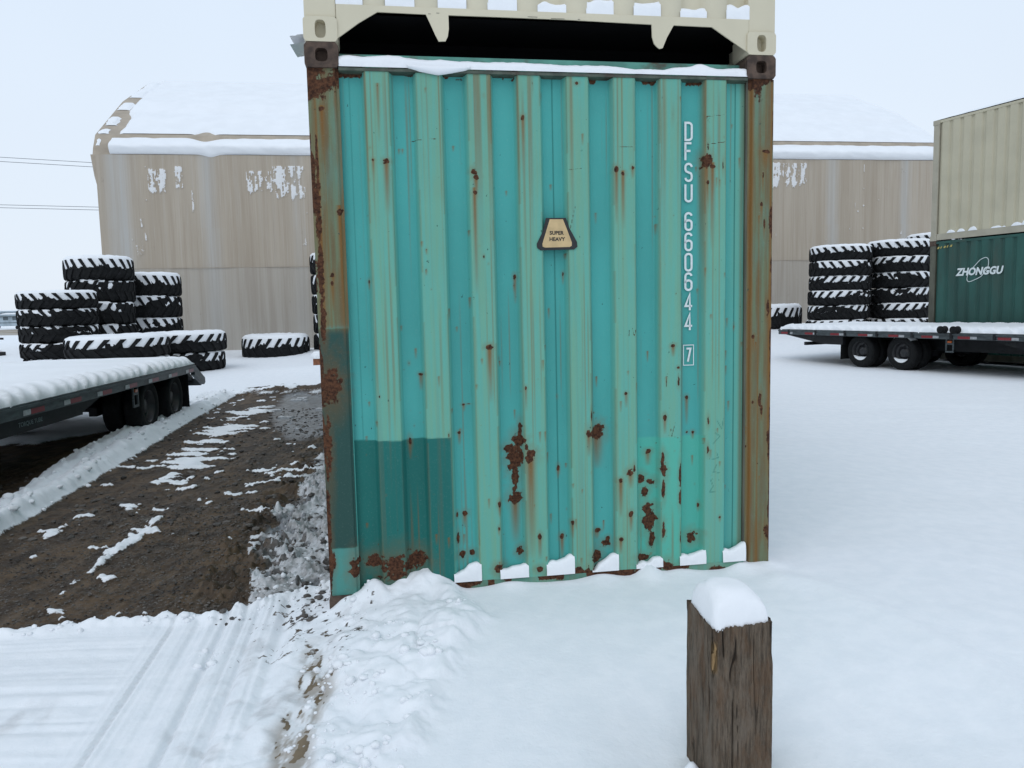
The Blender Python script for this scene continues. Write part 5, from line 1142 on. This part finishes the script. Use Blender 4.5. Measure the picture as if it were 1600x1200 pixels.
def camper(label, x, y, rz, L, H, group):
    t = thing('parked_camper', label, 'camper', (x, y, .0), rz, group)
    MB().prism([(-L/2, .6), (-L/2, H-.35), (-L/2+.5, H), (L/2-.3, H), (L/2, H-.5), (L/2, 1.1), (L/2-.3, .6)], 'y', -1.2, 1.2).build('body', M_PALE, t, False, .03)
    for k in range(int(L/1.6)):
        MB().box(-L/2+.7+k*1.5, -L/2+1.5+k*1.5, -1.215, -1.2, 1.5, 2.0).build('window', M_WIN, t)
    MB().box(-L/2+.2, L/2-.5, -1.45, -1.2, H-.38, H-.28).build('awning', simple('awning', (.08, .10, .11), .6, .2, 3), t)
    MB().box(-L/2+.05, L/2-.1, -1.22, -1.2, 1.05, 1.15).build('stripe', M_WIN, t)
    for X in (-.6, .4):
        w = MB().lathe([(.0, -.1), (.34, -.1), (.36, 0), (.34, .1), (0, .1)], 'y', 18).build('wheel', M_RUBBER, t); w.location = (X, -1.1, .36)
    A, Bv = np.meshgrid(np.linspace(-L/2+.1, L/2-.2, 20), np.linspace(-1.2, 1.2, 8))
    grid_mesh('snow_layer', A, Bv, H+.22*np.clip(1-np.abs(Bv/1.2)**4, 0, 1)**.5*ss(L/2-.1, L/2-.6, np.abs(A)), M_SNOW, t)
    return t
camper('pale tall camper with dark awning in the distant row, partly hidden by the nearer one', -91.5, 138, .1, 9, 3.1, None)
camper('pale low camper nearest the brown field at the far left edge', -76.0, 121, -.05, 7, 2.4, None)
camper('pale camper at the right end of the distant row, beside the tyre stack', -83.5, 139, .15, 6.5, 2.7, None)
def pole(x, y, label, H=13.7, z1=13.3, z2=9.65):
    t = thing('utility_pole', label, 'utility pole', (x, y, 0), 0)
    w = simple('pole_wood', (.08, .06, .045), .8, .2, 6)
    MB().lathe([(.0, -.5), (.16, -.5), (.11, H), (0, H)], 'z', 12).build('pole', w, t, True)
    MB().box(-.05, .05, -1.1, 1.1, z1-.12, z1).build('crossarm', w, t); MB().box(-.05, .05, -.9, .9, z2-.12, z2).build('crossarm', w, t)
pole(-50, 50, 'utility pole carrying the wires, outside the photo on the left')
pole(2, 50.8, 'utility pole carrying the wires behind the warehouse', 9.7, 9.3, 7.35)
M_WIRE = simple('wire', (.10, .11, .12), .5, .1, 3)
for lb, za, yo in (('highest of the four overhead wires left of the warehouse', 12.0, .6), ('second overhead wire from the top, just under the highest', 11.55, -.6), ('third overhead wire, upper one of the lower pair', 8.98, .5), ('lowest of the four overhead wires left of the warehouse', 8.68, -.5)):
    pts = [(-50+52*i/16, 50+yo+.8*i/16, za-(.077 if za > 10 else .043)*(-50+52*i/16+32.2)+(0 if za > 10 else 0)) for i in range(17)]
    w = MB().tube(pts, .016, 5).build('power_line', M_WIRE); tag(w, lb, 'power line', 'overhead wires crossing the sky at left')
# snow packed into the near rims and on the second wheel of the right-hand flatbed
for w in [c_ for c_ in tr_.children if c_.name.startswith('tyre') and c_.location.y < -1]:
    V = []; F = []
    for i in range(17):
        a = math.radians(212+116*i/16); th_ = math.sin(math.pi*i/16)
        for r_, y_ in ((.212, -.105), (.212-.075*th_-.004, -.085), (.212-.075*th_-.004, -.02), (.212, -.02)): V.append((r_*math.cos(a), y_, r_*math.sin(a)))
    for i in range(16):
        for j in range(3): F.append((4*i+j, 4*i+j+1, 4*i+5+j, 4*i+4+j))
    pyd('rim_snow', V, F, M_SNOW, w, True)
    if w.location.x > 1:
        V = []; F = []
        for i in range(17):
            a = math.radians(48+80*i/16); th_ = math.sin(math.pi*i/16)**.5
            for r_, y_ in ((.36, -.115), (.375+.02*th_, -.08), (.378+.028*th_, .0), (.37, .09)): V.append((r_*math.cos(a), y_, r_*math.sin(a)))
        for i in range(16):
            for j in range(3): F.append((4*i+j, 4*i+j+1, 4*i+5+j, 4*i+4+j))
        pyd('tyre_snow', V, F, M_SNOW, w, True)
